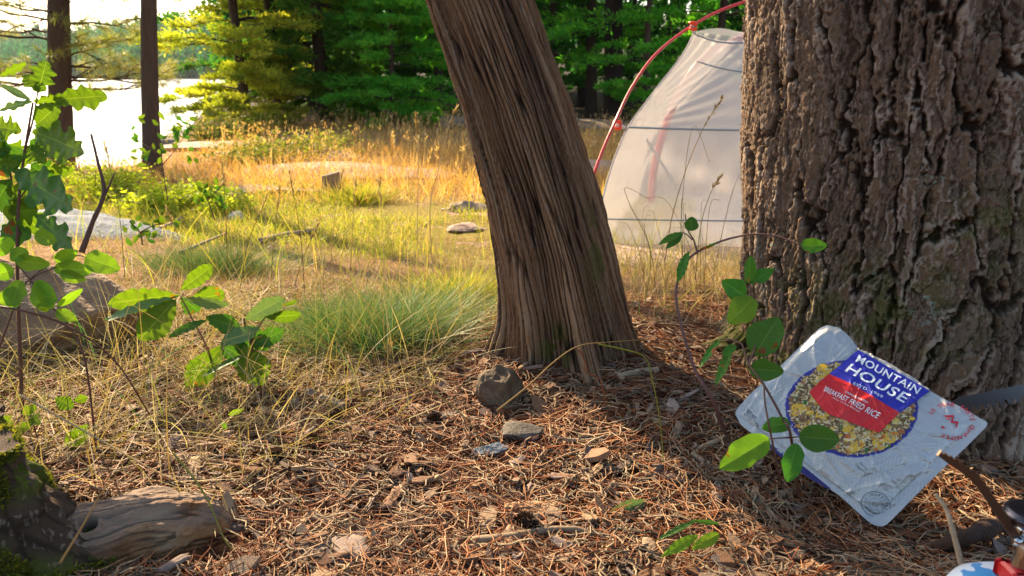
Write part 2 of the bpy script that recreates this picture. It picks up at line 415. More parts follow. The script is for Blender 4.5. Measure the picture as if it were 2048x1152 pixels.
def conifer(name, label, x, y, H, r0, z0c, cr, nb, kind, group=None, lean=(0, 0), needle=.05, per=26, droop=.15, up=.25, dens_low=2.4, bark=None, flatk=.35, az=None, cat='pine tree'):
    gz = tz(x, y); root = thing(name, label, cat, (x, y, gz), group)
    path, rad = trunk_tube(x, y, gz, H, r0, lean)
    tb = MB(); tubes(tb, path, rad, 14, rnd=random.random())
    zs = gz + z0c + (H * .97 - z0c) * rng.random(nb) ** 1.15
    az_ = rng.uniform(0, 6.283, nb) if az is None else rng.uniform(az[0], az[1], nb)
    f = (zs - gz - z0c) / (H - z0c)
    L = cr * (1 - f) ** .7 * rng.uniform(.55, 1.1, nb) * np.minimum(1, .55 + f * 4) + .15
    t_ = np.linspace(0, 1, 6)[None]
    bx = np.interp(zs, path[:, 2], path[:, 0])[:, None]; by = np.interp(zs, path[:, 2], path[:, 1])[:, None]
    wob = rng.normal(0, .05, (nb, 2))
    px = bx + np.cos(az_)[:, None] * L[:, None] * t_ + wob[:, :1] * np.sin(t_ * 3); py = by + np.sin(az_)[:, None] * L[:, None] * t_ + wob[:, 1:] * np.sin(t_ * 3)
    pz = zs[:, None] + L[:, None] * (up * t_ - (droop + up * .5) * t_ * t_)
    bp = np.stack([px, py, pz], -1)
    tubes(tb, bp, (r0 * .16 * (L / cr) + .004)[:, None] * (1 - .8 * t_), 5, cap=False, rnd=.3)
    # side twigs
    ns = 9; q = rng.uniform(.25, 1.0, (nb, ns)); i0 = q * 5; ia = np.minimum(i0.astype(int), 4); fr = (i0 - ia)[..., None]
    st = np.take_along_axis(bp, ia[..., None].repeat(3, 2), 1) * (1 - fr) + np.take_along_axis(bp, (ia + 1)[..., None].repeat(3, 2), 1) * fr
    sg = rng.choice([-1, 1], (nb, ns)); ta = az_[:, None] + sg * rng.uniform(.35, 1.1, (nb, ns)); tl = L[:, None] * rng.uniform(.2, .42, (nb, ns)) * (1.15 - q * .6)
    td = np.stack([np.cos(ta), np.sin(ta), rng.normal(up * .3, .12, (nb, ns))], -1)
    tw = st[:, :, None] + td[:, :, None] * tl[..., None, None] * np.linspace(0, 1, 3)[None, None, :, None]
    tubes(tb, tw.reshape(-1, 3, 3), np.array([[.006, .004, .002]]) * (1 + needle * 4), 3, cap=False, rnd=.4)
    tb.build('trunk', bark or bark_dark, root)
    # foliage
    nt = nb * ns; K = per; hi = (st.reshape(-1, 3)[:, 2] > dens_low); 
    u = rng.random((nt, K)) ** .6; p0 = st.reshape(-1, 1, 3) + (td * tl[..., None]).reshape(-1, 1, 3) * u[..., None]
    sp = (.22 * tl.reshape(-1, 1, 1)) * np.array([1, 1, flatk]); p0 = p0 + rng.normal(size=(nt, K, 3)) * sp
    dd = norm(td).reshape(-1, 1, 3) * .8 + rng.normal(size=(nt, K, 3)) * .55 + np.array([0, 0, .25])
    base = np.clip(.25 + .5 * rng.random(nt)[:, None] + .35 * (rng.random((nt, K)) - .5), 0, 1)
    sel = ~hi[:, None] | (rng.random((nt, K)) < .38)
    sc_ = np.broadcast_to(np.where(hi[:, None], 1.7, 1.0), sel.shape)[sel]
    k = int(sel.sum())
    fb = MB(); diamonds(fb, p0[sel], dd[sel], needle * rng.uniform(.7, 1.5, k) * sc_, needle * .36 * sc_, base[sel])
    fb.build('crown', fol[kind], root, smooth=False)
    return root

def px2x(px, Y, z=-.3):     # world x of an image column on a plane at distance Y
    return (px - CX) / FPX * (Y * _c + (H0 - z) * _s)
GF = 'conifers along the far edge of the meadow'
conifer('pine_tree', 'olive green pine overhanging the lake at the left end of the wood', px2x(490, 13.5), 13.5, 8, .09, .05, 1.4, 120, 'olive', GF, needle=.075, per=80, flatk=.32)
conifer('pine_tree', 'olive pine with drooping lit boughs directly right of the lakeside pine', px2x(560, 15), 15, 9, .13, .2, 1.7, 110, 'olive', GF, needle=.08, per=70)
conifer('cedar_tree', 'dark green cedar with dense curtain of foliage left of the bright fir', px2x(650, 14.5), 14.5, 9, .13, .45, 1.3, 150, 'cedar', GF, needle=.09, per=52, droop=.5, up=.05, cat='cedar tree')
conifer('cedar_tree', 'second dark cedar standing behind the bright young fir', px2x(750, 17), 17, 9, .13, .9, 1.4, 100, 'deep', GF, needle=.10, per=34, droop=.4, cat='cedar tree')
conifer('fir_tree', 'bright green young fir with layered boughs at the meadow edge', px2x(787, 13.4), 13.4, 3.6, .05, .05, 1.1, 110, 'bright', GF, needle=.08, per=48, flatk=.28, cat='fir tree')
conifer('fir_tree', 'slim dark fir half hidden by the top left side of the leaning trunk', px2x(880, 16), 16, 9, .11, .5, 1.3, 80, 'deep', GF, needle=.10, per=30, cat='fir tree')
conifer('pine_tree', 'thick dark pine trunk seen between the leaning trunk and the tent', px2x(1222, 14.5), 14.5, 10, .19, 1.1, 1.9, 60, 'bright', GF, needle=.10, per=26)
conifer('pine_tree', 'thinner dark pine trunk left of the thick one behind the tent', px2x(1178, 15.5), 15.5, 10, .12, .9, 1.5, 55, 'bright', GF, needle=.10, per=26)
conifer('fir_tree', 'green fir showing low boughs just left of the red tent pole', px2x(1290, 13.6), 13.6, 6, .07, .5, 1.1, 60, 'bright', GF, needle=.08, per=30, cat='fir tree')
conifer('fir_tree', 'green fir above the tent next to the big trunk', px2x(1430, 15), 15, 7, .09, .6, 1.5, 80, 'bright', GF, needle=.10, per=30, cat='fir tree')
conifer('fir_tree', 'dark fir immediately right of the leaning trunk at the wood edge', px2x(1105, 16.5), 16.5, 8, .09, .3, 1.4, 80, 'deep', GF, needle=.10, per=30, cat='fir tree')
GB = 'trees deeper in the shaded wood'
for i, (px, Y_) in enumerate([(620, 20), (700, 22), (830, 19.5), (960, 20), (1040, 18.5), (1160, 21), (1340, 19), (1480, 20), (1600, 18), (1900, 16), (470, 20), (540, 24), (1260, 24)]):
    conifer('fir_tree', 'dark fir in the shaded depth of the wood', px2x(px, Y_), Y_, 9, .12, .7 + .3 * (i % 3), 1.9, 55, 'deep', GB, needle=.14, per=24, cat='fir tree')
# the wood behind: a mass
n = 60000; x = rng.uniform(-13, 30, n); y = rng.uniform(25, 34, n) + np.maximum(0, -x - 6) * 1.2; z = rng.uniform(0, 1, n) ** .8 * 8
lump = fbm(x * .5, z * .5 + y, 61, 3) > -.15; x, y, z = x[lump], y[lump], z[lump]
mb = MB(); p = np.stack([x, y, terrain(x, y, False) + z], -1); diamonds(mb, p, rng.normal(size=p.shape), .38, .2, np.clip(rng.random(len(p)) * .5 + .25 + .3 * fbm(x, z, 33, 2), 0, 1))
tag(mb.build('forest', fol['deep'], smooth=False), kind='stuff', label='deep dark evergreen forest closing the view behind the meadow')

# ------------------------------------------------------------------ two young lakeside pines (near left)
def needle_clumps(mb, pts, dirs, nn=30, L=.08, w=.0028, spread=.75):
    k = len(pts); P_ = np.repeat(pts, nn, 0) - np.repeat(dirs, nn, 0) * rng.uniform(0, .05, (k * nn, 1)); D = norm(np.repeat(dirs, nn, 0) + rng.normal(size=(k * nn, 3)) * spread)
    ribbons(mb, P_, D, L * rng.uniform(.7, 1.15, k * nn), w, D * 0 + np.array([0, 0, -.08]), k=2, w0=.9, taper=.6, rnd=np.clip(np.repeat(rng.random(k), nn) * .6 + rng.random(k * nn) * .4, 0, 1))
ndl = ramp_mat('pine_needles', ['4c5a26', '66722c', '8a8c38', 'a8a04c', 'b8a866'], .55, .35)
def lake_pine(label, px, Yb, H, r0, z0c, cr, nb, hand, lean):
    x = px2x(px, Yb, -.5); gz = tz(x, Yb); root = thing('pine_tree', label, 'pine tree', (x, Yb, gz), None)
    path, rad = trunk_tube(x, Yb, gz, H, r0, lean, flare=1.35, sides=20)
    axis_x = lambda z: float(np.interp(z, path[:, 2], path[:, 0]))
    tb = MB(); tubes(tb, path, rad, 20, rnd=.5)
    tips, dirs = [], []
    def branch(p0, d, L, lev=0, r=.012):
        d = d / np.linalg.norm(d); k = 6; pts = [p0]
        for i in range(k):
            d2 = d + rng.normal(0, .13, 3) + np.array([0, 0, .03]); d2 /= np.linalg.norm(d2); pts.append(pts[-1] + d2 * L / k)
        pts = np.array(pts); tubes(tb, pts, np.linspace(r, r * .35, k + 1), 5, cap=False, rnd=.3)
        if lev >= 2: 
            for q in (k, k - 2): tips.append(pts[q]); dirs.append(norm(pts[q] - pts[q - 1]))
            return
        nsub = 5 if lev == 0 else 3
        for j in range(nsub):
            i = 1 + int((j + .5) / nsub * k); sd = norm(pts[i] - pts[i - 1]); v = norm(np.cross(sd, [0, 0, 1])) * (1 if j % 2 else -1)
            branch(pts[i], sd * .75 + v * .75 + np.array([0, 0, rng.normal(.08, .15)]), L * (.55 if lev == 0 else .42) * rng.uniform(.7, 1.1), lev + 1, r * .55)
        tips.append(pts[-1]); dirs.append(norm(pts[-1] - pts[-2]))
    for (zh, a, L) in hand:
        branch(np.array([axis_x(zh), Yb, zh]), np.array([math.cos(a), math.sin(a), .02]), L)
    for i in range(nb):
        f = rng.random(); zh = gz + z0c + (H - .3 - z0c) * f; L = cr * (1 - f) ** .6 * rng.uniform(.6, 1.05) + .1
        branch(np.array([axis_x(zh), Yb, zh]), np.array([math.cos(i * 2.4), math.sin(i * 2.4), .25]), L)
    tb.build('trunk', bark_mid, root)
    fb = MB(); needle_clumps(fb, np.array(tips), np.array(dirs)); fb.build('crown', ndl, root, smooth=False)
lake_pine('nearest lakeside pine at far left with needle branches across its trunk', 124, 6.6, 7.5, .098, 2.5, 1.3, 16,
          [(.95, 3.0, .9), (.80, 2.7, 1.0), (.75, 3.7, .9), (.9, .1, .55), (.72, -.2, .45), (1.0, 4.6, .6), (.55, .15, .6), (.5, 3.3, .8), (.48, 2.9, .7), (.62, -.6, .5), (1.05, 5.4, .6), (1.15, 3.4, .9), (1.1, .3, .5), (.45, .5, .7), (.4, -.2, .7), (.55, 2.2, .8), (.42, 3.6, .8), (.35, .2, .6), (1.25, 2.8, 1.), (1.2, 3.9, 1.)], (.175, 0))
lake_pine('bare straight trunk of second lakeside pine right of the first', 314, 6.0, 7.0, .068, 2.6, 1.1, 12, [], (.115, 0))

# ------------------------------------------------------------------ the two foreground trunks
def bark_tree(name_tree, label, cat, path_fn, rad_fn, disp_fn, nu, nv_z, mat, loc, extra_top):
    pass
def trunk_grid(zs, cx, cy, rfun, disp, nu):
    th = np.linspace(0, 2 * np.pi, nu, endpoint=False); TH, ZZ = np.meshgrid(th, zs, indexing='ij')
    Rr = rfun(TH, ZZ); D, A = disp(TH, ZZ, Rr)
    rr = Rr + D
    V = np.stack([cx(ZZ) + rr * np.cos(TH), cy(ZZ) + rr * np.sin(TH), ZZ], -1)
    return V, A
def hipass(h, k=4):
    b = h.copy()
    for _ in range(k): b = (np.roll(b, 1, 0) + np.roll(b, -1, 0) + np.roll(b, 2, 1) + np.roll(b, -2, 1) + 2 * b) / 6
    return h - b
def ang_bump(TH, a, w): 
    d = (TH - a + np.pi) % (2 * np.pi) - np.pi; return np.exp(-(d / w) ** 2)

# big old pine
PX_, PY_ = .655, 1.235
def p_r(TH, Z):
    z = np.maximum(Z, -.05)
    base = .230 + .050 * np.clip(z / .6, 0, 1) + .006 * np.exp(-np.maximum(z, 0) / .13)
    fl = .0 * z
    for a, w, A, h in ((math.pi * .90, .15, .11, .030), (math.pi * 1.22, .30, .025, .09), (math.pi * 1.5, .3, .10, .12), (math.pi * 1.75, .35, .10, .10), (.3, .3, .1, .1), (1.2, .3, .1, .1), (2.3, .3, .1, .1)):
        fl = fl + A * ang_bump(TH, a, w) * np.exp(-np.maximum(z, -.03) / h)
    return base + fl
def p_d(TH, Z, Rr):
    U = TH * .27
    lowz = np.exp(-np.maximum(Z, 0) / .16)
    wx = fbm(U * 4, Z * 2.4, 40, 3) * .035 + fbm(U * 24, Z * 12, 43, 3) * .012 + fbm(U * 90, Z * 60, 44, 3) * .006
    wz = fbm(U * 6 + 50, Z * 4, 46, 3) * .06 + fbm(U * 60, Z * 60, 47, 3) * .014
    u = U + wx + .04 * lowz * np.sin(TH * 3 + Z * 9); v = Z + wz
    f1, f2, i1, ox, oy = worley(u / .042, v / .22, 1, 1.0); e1 = f2 - f1 + .16 * fbm(U * 150, Z * 90, 48, 3)
    g1, g2, i2, px_, py_ = worley(u / .017 + 9, v / .095, 2, 1.0); e2 = g2 - g1 + .18 * fbm(U * 220, Z * 140, 49, 3)
    k1, k2, i3, qx, qy = worley(u / .008 + 4, v / .034, 3, 1.0); e3 = k2 - k1 + .1 * fbm(U * 400, Z * 300, 50, 2)
    plate = ss(-.02, .13, e1); sub = ss(-.02, .07, e2)
    h = plate * (.0068 + .0035 * i1) + plate * (ox * (i1 - .5) * .010 + py_ * (i2 - .5) * .012)
    h = h + sub * .0022 * plate + i2 * .0048 * (.3 + .7 * plate) + ss(0, .08, e3) * .0011 + i3 * .0026 * (.4 + .6 * plate)
    fl = fbm(u * 28, v * 5, 71, 4); q = fl * 8; fr = q - np.floor(q); h = h + (np.floor(q) + ss(.8, 1, fr)) / 8 * .010
    h = h + (ridged(u * 75, v * 7, 75, 4, .65) - .6) * .0056 + fbm(U * 300, Z * 160, 79, 3) * .0020
    h = h + fbm(U * 3, Z * 2.0, 90, 3) * .009 + fbm(U * 10, Z * 2.5, 92, 2) * .006
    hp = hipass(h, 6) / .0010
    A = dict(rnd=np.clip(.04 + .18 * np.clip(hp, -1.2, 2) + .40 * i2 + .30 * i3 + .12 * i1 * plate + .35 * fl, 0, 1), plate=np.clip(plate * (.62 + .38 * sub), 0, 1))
    return h - .010, A
def bark_mat(name, cols, fiss, lich=True, mossz=None, streak=(1, 1, .3), sc=60):
    t = NT(name)
    c = t.ramp(t.attr('rnd'), [(i / (len(cols) - 1), lin(q)) for i, q in enumerate(cols)])
    n2 = t.noise(sc, 6, .7, sx=streak)
    c = t.mix(t.math('MULTIPLY', n2, .55), c, (.30, .25, .22, 1), 'MULTIPLY')
    c = t.mix(t.math('MULTIPLY', t.math('GREATER_THAN', t.noise(sc * 2.2, 3, sx=streak), .60), .5), c, lin('a58f80'))
    c = t.mix(t.math('SUBTRACT', 1.0, t.attr('plate')), c, lin(fiss))
    if lich:
        l1 = t.math('MULTIPLY', t.math('GREATER_THAN', t.noise(9, 5, .7), .62), t.math('GREATER_THAN', t.noise(110, 3), .5))
        c = t.mix(t.math('MULTIPLY', l1, t.attr('lich')), c, lin('96a898'))
    ms = t.math('MULTIPLY', t.math('GREATER_THAN', t.noise(24, 5, .7), .5), t.attr('moss'))
    c = t.mix(ms, c, t.mix(t.noise(200, 2), lin('2c3410'), lin('6a7424')))
    nm = t.bump(t.math('ADD', t.noise(sc * 4, 5, .75, sx=streak), t.math('MULTIPLY', n2, 1.5)), .004, .9)
    return t.pbr(c, .88, .2, normal=nm)
loc = (PX_, PY_, tz(PX_, PY_))
root = thing('old_pine_tree', 'massive old pine trunk with thick flaky plated bark at the right', 'pine tree', loc)
zs = np.concatenate([np.arange(-.12, .74, .0016), np.geomspace(.745, 7.5, 120)])
V, A = trunk_grid(zs, lambda z: PX_ + 0 * z - .01 * np.clip(z, 0, 9), lambda z: PY_ + 0 * z, lambda T, Z: p_r(T, Z) * (1 - .45 * ss(1, 7.5, Z)), p_d, 1040)
xf, yf, zf = V[..., 0].ravel(), V[..., 1].ravel(), V[..., 2].ravel()
mb = MB(); lich = ss(.5, .2, np.hypot((xf - .42) / .5, (zf - .22) / .22)) ; lich = np.maximum(lich, .8 * np.exp(-((xf - .55) ** 2 / .008 + (zf - .33) ** 2 / .003)))
mossa = .6 * np.exp(-((xf - .52) ** 2 / .010 + (zf - .17) ** 2 / .005)) * 1.0 + .8 * np.exp(-((xf - .40) ** 2 / .006 + (zf - .05) ** 2 / .004)) + .5 * np.exp(-((xf - .62) ** 2 / .004 + (zf - .30) ** 2 / .003))
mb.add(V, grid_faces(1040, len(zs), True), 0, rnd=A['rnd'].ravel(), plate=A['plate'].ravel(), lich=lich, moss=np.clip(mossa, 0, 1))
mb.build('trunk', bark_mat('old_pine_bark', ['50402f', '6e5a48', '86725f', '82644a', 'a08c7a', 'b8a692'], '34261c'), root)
# its crown, high above the frame
def crown_above(root, x, y, z0, z1, R_, nb, mat, bark, needle=.1, per=22, az=None):
    tb = MB(); zz = rng.uniform(z0, z1, nb); a = rng.uniform(0, 6.28, nb) if az is None else rng.uniform(*az, nb); L = R_ * rng.uniform(.6, 1.1, nb); t_ = np.linspace(0, 1, 5)[None]
    bp = np.stack([x + np.cos(a)[:, None] * L[:, None] * t_, y + np.sin(a)[:, None] * L[:, None] * t_, zz[:, None] + L[:, None] * (.3 * t_ - .25 * t_ * t_)], -1)
    tubes(tb, bp, .03 * (1 - .8 * t_), 6, cap=False, rnd=.5); tb.build('branch', bark, root)
    K = 14; q = rng.uniform(.3, 1, (nb, K)); st = bp[:, :1] + (bp[:, -1:] - bp[:, :1]) * q[..., None]
    p0 = (st[:, :, None] + rng.normal(0, .16, (nb, K, per, 3)) * np.array([1, 1, .5])).reshape(-1, 3)
    fb = MB(); diamonds(fb, p0, rng.normal(size=p0.shape), needle, needle * .3, rng.random(len(p0))); fb.build('crown', mat, root, smooth=False)
crown_above(root, PX_, PY_, 4.5, 7.3, 2.0, 22, fol['deep'], bark_dark)

# leaning cedar
CZ = np.array([-.12, 0, .05, .1, .2, .3, .45, .62, 1.5, 3.5, 5.0]); 
def c_x(z): return np.interp(z, CZ, [.098, .096, .094, .089, .073, .049, .006, -.055, -.42, -1.2, -1.75])
def c_y(z): return np.interp(z, CZ, [1.29, 1.29, 1.29, 1.29, 1.29, 1.29, 1.29, 1.29, 1.33, 1.5, 1.6])
def c_r(TH, Z):
    z = np.maximum(Z, -.08)
    b = .101 - .020 * np.clip(z / .6, 0, 1) - .04 * np.clip((z - .6) / 4.4, 0, 1) + .012 * np.exp(-np.maximum(z, 0) / .06)
    for a, w, A, h in ((math.pi * 1.57, .26, .085, .040), (math.pi * 1.08, .35, .060, .07), (math.pi * 1.86, .35, .035, .06), (.2, .3, .045, .05), (1.6, .4, .04, .05), (2.6, .3, .05, .05)):
        b = b + A * ang_bump(TH, a, w) * np.exp(-np.maximum(z, -.03) / h)
    b = b + .022 * (ridged(TH * 2.6, Z * 3, 191, 3) - .6) * np.exp(-z / .05) + .012 * (ridged(TH * 5, Z * 6, 193, 3) - .6) * np.exp(-z / .10)
    lob = .006 * np.cos(TH * 5 + Z * 2) + .004 * np.cos(TH * 9 - Z * 3 + 1)
    return b + lob
def c_d(TH, Z, Rr):
    U = TH * .1; tw = Z * .05
    u = U + tw + fbm(U * 9, Z * 1.6, 140, 3) * .0055 + fbm(U * 40, Z * 9, 143, 3) * .0026
    r1 = ridged(u * 34, Z * 1.1 + 3, 150, 3, .6); r2 = ridged(u * 95, Z * 2.6, 155, 3, .6); r3 = fbm(u * 330, Z * 6, 158, 3, .6)
    f1, f2, i1, ox, oy = worley(u / .0085, Z / .28 + 30, 5); e = f2 - f1
    h = (r1 - .7) * .014 + (r2 - .7) * .0075 + r3 * .0022 + ss(0, .2, e) * .0050 + (ridged(u * 210, Z * 9, 181, 3, .6) - .6) * .0032 + i1 * .0048 + ox * (i1 - .4) * .008
    h = h + fbm(U * 25, Z * 60, 170, 3) * .0008
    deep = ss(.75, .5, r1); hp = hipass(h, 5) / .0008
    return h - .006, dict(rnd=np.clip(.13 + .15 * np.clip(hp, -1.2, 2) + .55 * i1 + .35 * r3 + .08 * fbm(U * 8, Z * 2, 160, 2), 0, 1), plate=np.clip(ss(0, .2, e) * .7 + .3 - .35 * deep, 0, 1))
root = thing('cedar_tree', 'stringy barked cedar trunk leaning left in the middle of the campsite', 'cedar tree', (.1, 1.29, tz(.1, 1.29)))
zs = np.concatenate([np.arange(-.10, .70, .0014), np.geomspace(.705, 5.0, 60)])
V, A = trunk_grid(zs, c_x, c_y, c_r, c_d, 620)
xf, yf, zf = V[..., 0].ravel(), V[..., 1].ravel(), V[..., 2].ravel()
mossa = np.exp(-((xf - .075) ** 2 / .0007 + (zf - .055) ** 2 / .0012)) + .8 * np.exp(-((xf - .15) ** 2 / .0006 + (zf - .24) ** 2 / .008)) * (yf < 1.25)
mb = MB(); mb.add(V, grid_faces(620, len(zs), True), 0, rnd=A['rnd'].ravel(), plate=A['plate'].ravel(), lich=0, moss=np.clip(mossa, 0, 1))
mb.build('trunk', bark_mat('cedar_bark', ['6c4a34', '906a4a', 'ac8460', 'bc9e7c', '9a6c46', 'ceb496'], '2c1d15', False, streak=(1, 1, .08), sc=140), root)
crown_above(root, -1.5, 1.55, 3.6, 5.0, 1.0, 9, fol['cedar'], bark_dark)

# rotten mossy stump at the bottom left and fallen log
def s_r(TH, Z):
    z = np.maximum(Z, 0)
    return .082 + .055 * np.exp(-z / .06) + .055 * ang_bump(TH, -.1, .5) * np.exp(-z / .10) + .04 * ang_bump(TH, math.pi * 1.6, .5) * np.exp(-z / .06) + .01 * np.cos(TH * 5)
def s_d(TH, Z, Rr):
    U = TH * .12; h = ridged(U * 26 + fbm(U * 8, Z * 5, 3, 2) * .3, Z * 5, 250, 4) * .018 + fbm(U * 60, Z * 60, 252, 4, .6) * .010 + ridged(U * 90, Z * 14, 255, 3) * .005
    f1, f2, i1, _, _ = worley(U / .02, Z / .05, 77)
    return h - .012, dict(rnd=np.clip(.2 + .6 * i1, 0, 1), plate=ss(0, .25, f2 - f1) * .7 + .3)
sx_, sy_ = -.600, .665; gz = tz(sx_, sy_)
root = thing('mossy_stump', 'dark mossy stump with green moss at the bottom left corner', 'tree stump', (sx_, sy_, gz))
zs = np.arange(gz - .05, gz + .120, .0022); V, A = trunk_grid(zs, lambda z: sx_ + 0 * z, lambda z: sy_ + 0 * z, lambda T, Z: s_r(T, Z - gz), s_d, 420)
moss_n = ss(-.45, .0, fbm(V[..., 1] * 14, V[..., 2] * 12, 261, 3)).ravel()
mb = MB(); mb.add(V, grid_faces(420, len(zs), True), 0, rnd=A['rnd'].ravel(), plate=A['plate'].ravel(), lich=0, moss=moss_n)
top = V[:, -1]; c0 = top.mean(0) - np.array([0, 0, .02]); mb.add(np.vstack([top, c0]), np.array([[i, (i + 1) % 420, 420] for i in range(420)]), 0, rnd=.5, plate=.6)
mb.build('trunk', bark_mat('stump_bark', ['4a3c30', '5e4c3c', '766250'], '241a12', False), root)
# moss pads of tiny fronds
V2 = V.reshape(-1, 3); Vn = norm(np.stack([V2[:, 0] - sx_, V2[:, 1] - sy_, 0 * V2[:, 0] + .05], -1)); sel = np.where((moss_n > .7) & (V2[:, 2] < gz + .2) & (V2[:, 0] > sx_ - .02) & (fbm(V2[:, 1] * 30, V2[:, 2] * 30, 9, 2) > -.1))[0]
sel = rng.choice(sel, 30000); mb = MB(); nn = Vn[sel] + rng.normal(0, .5, (len(sel), 3)); diamonds(mb, V2[sel] - Vn[sel] * .002, nn, rng.uniform(.004, .010, len(sel)), .0025, rng.random(len(sel)))
mb.build('moss', ramp_mat('moss', ['34400e', '545e18', '74741c', '96882a'], .8, .3), root, smooth=False)

def log_thing():
    A_, B_ = np.array([-.540, .640, .032]), np.array([-.315, .740, .012])
    ctr = spline([A_ + np.array([-.02, 0, .03]), A_ * .7 + B_ * .3 + np.array([0, 0, -.012]), A_ * .3 + B_ * .7 + np.array([0, 0, .004]), B_], 260)
    root = thing('fallen_log', 'weathered fallen log with a dark knot hole lying against the mossy stump', 'log', (float(ctr[130][0]), float(ctr[130][1]), tz(ctr[130][0], ctr[130][1])))
    nu = 300; th = np.linspace(0, 2 * np.pi, nu, endpoint=False); T = norm(np.gradient(ctr, axis=0)); Sd = norm(np.cross(T, [0, 0, 1])); Up = np.cross(Sd, T)
    s = np.linspace(0, 1, 260); rad = np.interp(s, [0, .15, .5, .8, .94, 1], [.070, .058, .049, .039, .028, .010])
    TH, S = np.meshgrid(th, s, indexing='ij'); U = TH * .05; L = S * .3
    r = rad[None] * (1 + .25 * fbm(U * 60, L * 3, 340, 3) * ss(.88, 1, S)) + ridged(L * 5, U * 40 + .2 * fbm(L * 20, U * 20, 8, 2), 301, 4) * .008 + fbm(L * 14, U * 14, 305, 4) * .010 + ridged(L * 22 + fbm(L * 9, U * 20, 4, 2), U * 190, 308, 3) * .0028 + fbm(L * 120, U * 200, 306, 3) * .0014
    # knot hole
    kd = np.hypot((L - .15) / .007, ((TH - 1.15 + np.pi) % (2 * np.pi) - np.pi) * .05 / .006); r = r - .016 * np.exp(-kd ** 4) + .004 * np.exp(-((kd - 1.5) / .5) ** 2)
    V = ctr[None] + r[..., None] * (Sd[None] * np.cos(TH)[..., None] + Up[None] * np.sin(TH)[..., None])
    t = NT('weathered_wood'); n1 = t.noise(16, 5, .65, sx=(.6, 1, 2.5)); n2 = t.noise(90, 5, .7, sx=(.3, 1, 2))
    c = t.ramp(n1, [(.34, lin('4e2e1a')), (.45, lin('7c5230')), (.54, lin('966e48')), (.66, lin('a48a6a'))]); c = t.mix(t.math('MULTIPLY', n2, .5), c, (.35, .3, .28, 1), 'MULTIPLY')
    c = t.mix(t.math('MULTIPLY', t.attr('rnd'), .8), c, lin('26160e'))
    c = t.mix(t.math('MULTIPLY', t.attr('pale'), .5), c, lin('8c7f72')); c = t.mix(t.attr('hole'), c, lin('1a120c')); c = t.mix(t.math('MULTIPLY', t.attr('moss'), t.math('GREATER_THAN', t.noise(60, 4), .5)), c, lin('6a701e'))
    m_ = t.pbr(c, .85, .25, normal=t.bump(t.math('ADD', n2, t.noise(260, 3)), .002, .8))
    grain = ss(.55, .80, ridged(L * 9 + .5 * fbm(L * 30, U * 60, 9, 2), U * 95 + .5 * fbm(L * 12, U * 12, 11, 3), 321, 4, .6)); crack = ss(.10, .02, np.abs(fbm(L * 7, U * 80 + fbm(L * 20, U * 10, 4, 2) * .6, 323, 3))) * (fbm(L * 12, U * 20, 325, 2) > 0)
    V = V - (crack * .0028)[..., None] * (Sd[None] * np.cos(TH)[..., None] + Up[None] * np.sin(TH)[..., None])
    up = ss(.35, .85, (V[..., 2] - ctr[None, :, 2]) / r)
    mb = MB(); mb.add(V, grid_faces(nu, 260, True), 0, rnd=np.clip(.38 * grain + .7 * crack + .25 * ss(-.1, .4, fbm(L * 25, U * 25, 330, 4)), 0, 1).ravel(), pale=(up * ss(-.3, .3, fbm(L * 20, U * 30, 3, 3) + .2)).ravel(), hole=np.exp(-kd ** 4).ravel(), moss=(np.exp(-((L - .15) ** 2 / .0006 + ((TH - 5.9) ** 2) / .1))).ravel())
    for k, fl in ((0, True), (259, False)):
        ring = V[:, k]; ce = ring.mean(0); mb.add(np.vstack([ring, ce]), np.array([[i, (i + 1) % nu, nu] if fl else [(i + 1) % nu, i, nu] for i in range(nu)]), 0, pale=.3)
    mb.build('trunk', m_, root)
    q = ctr[235] + np.array([.0, -.052, -.008]); mb = MB()
    bark_slab(mb, q, .052, .026, .012, R(28), 61); mb.build('bark_flake', M['chip'], root, smooth=False)
def bark_slab(mb, p, L, W, T, ang, seed, tilt=0.0, rnd=.5):
    """an irregular splintered slab lying at p"""
    nx, ny = 12, 7; a = np.linspace(-1, 1, nx); b = np.linspace(-1, 1, ny); A_, B_ = np.meshgrid(a, b, indexing='ij')
    xx = A_ * L / 2 * (1 + .18 * vn(B_ * 2.3 + seed, A_ * 0 + seed, seed)); yy = B_ * W / 2 * (1 + .3 * vn(A_ * 2 + seed, B_ * 0 + 2.2, seed + 1)) * (1 - .25 * np.abs(A_) ** 3)
    zt = T / 2 + T * .45 * vn(A_ * 1.5 + seed, B_ * 4, seed + 2) + .12 * W * (1 - B_ ** 2) * .6; zb = zt - T * (.4 + .6 * (1 - np.abs(A_) ** 4) * (1 - np.abs(B_) ** 4))
    ca, sa = math.cos(ang), math.sin(ang); ct, st = math.cos(tilt), math.sin(tilt)
    def tr(z_):
        x1 = xx * ct - z_ * st; z1 = xx * st + z_ * ct
        return np.stack([p[0] + x1 * ca - yy * sa, p[1] + x1 * sa + yy * ca, p[2] + z1], -1).reshape(-1, 3)
    f = grid_faces(nx, ny); top, bot = tr(zt), tr(zb); V = np.vstack([top, bot]); N = nx * ny
    rim = [i * ny for i in range(nx)] + [(nx - 1) * ny + j for j in range(1, ny)] + [i * ny + ny - 1 for i in range(nx - 2, -1, -1)] + [j for j in range(ny - 2, 0, -1)]
    rf = np.array([[rim[i], rim[(i + 1) % len(rim)], rim[(i + 1) % len(rim)] + N, rim[i] + N] for i in range(len(rim))])
    mb.add(V, np.vstack([f, f[:, ::-1] + N, rf[:, ::-1]]), 0, rnd=rnd)
log_thing()

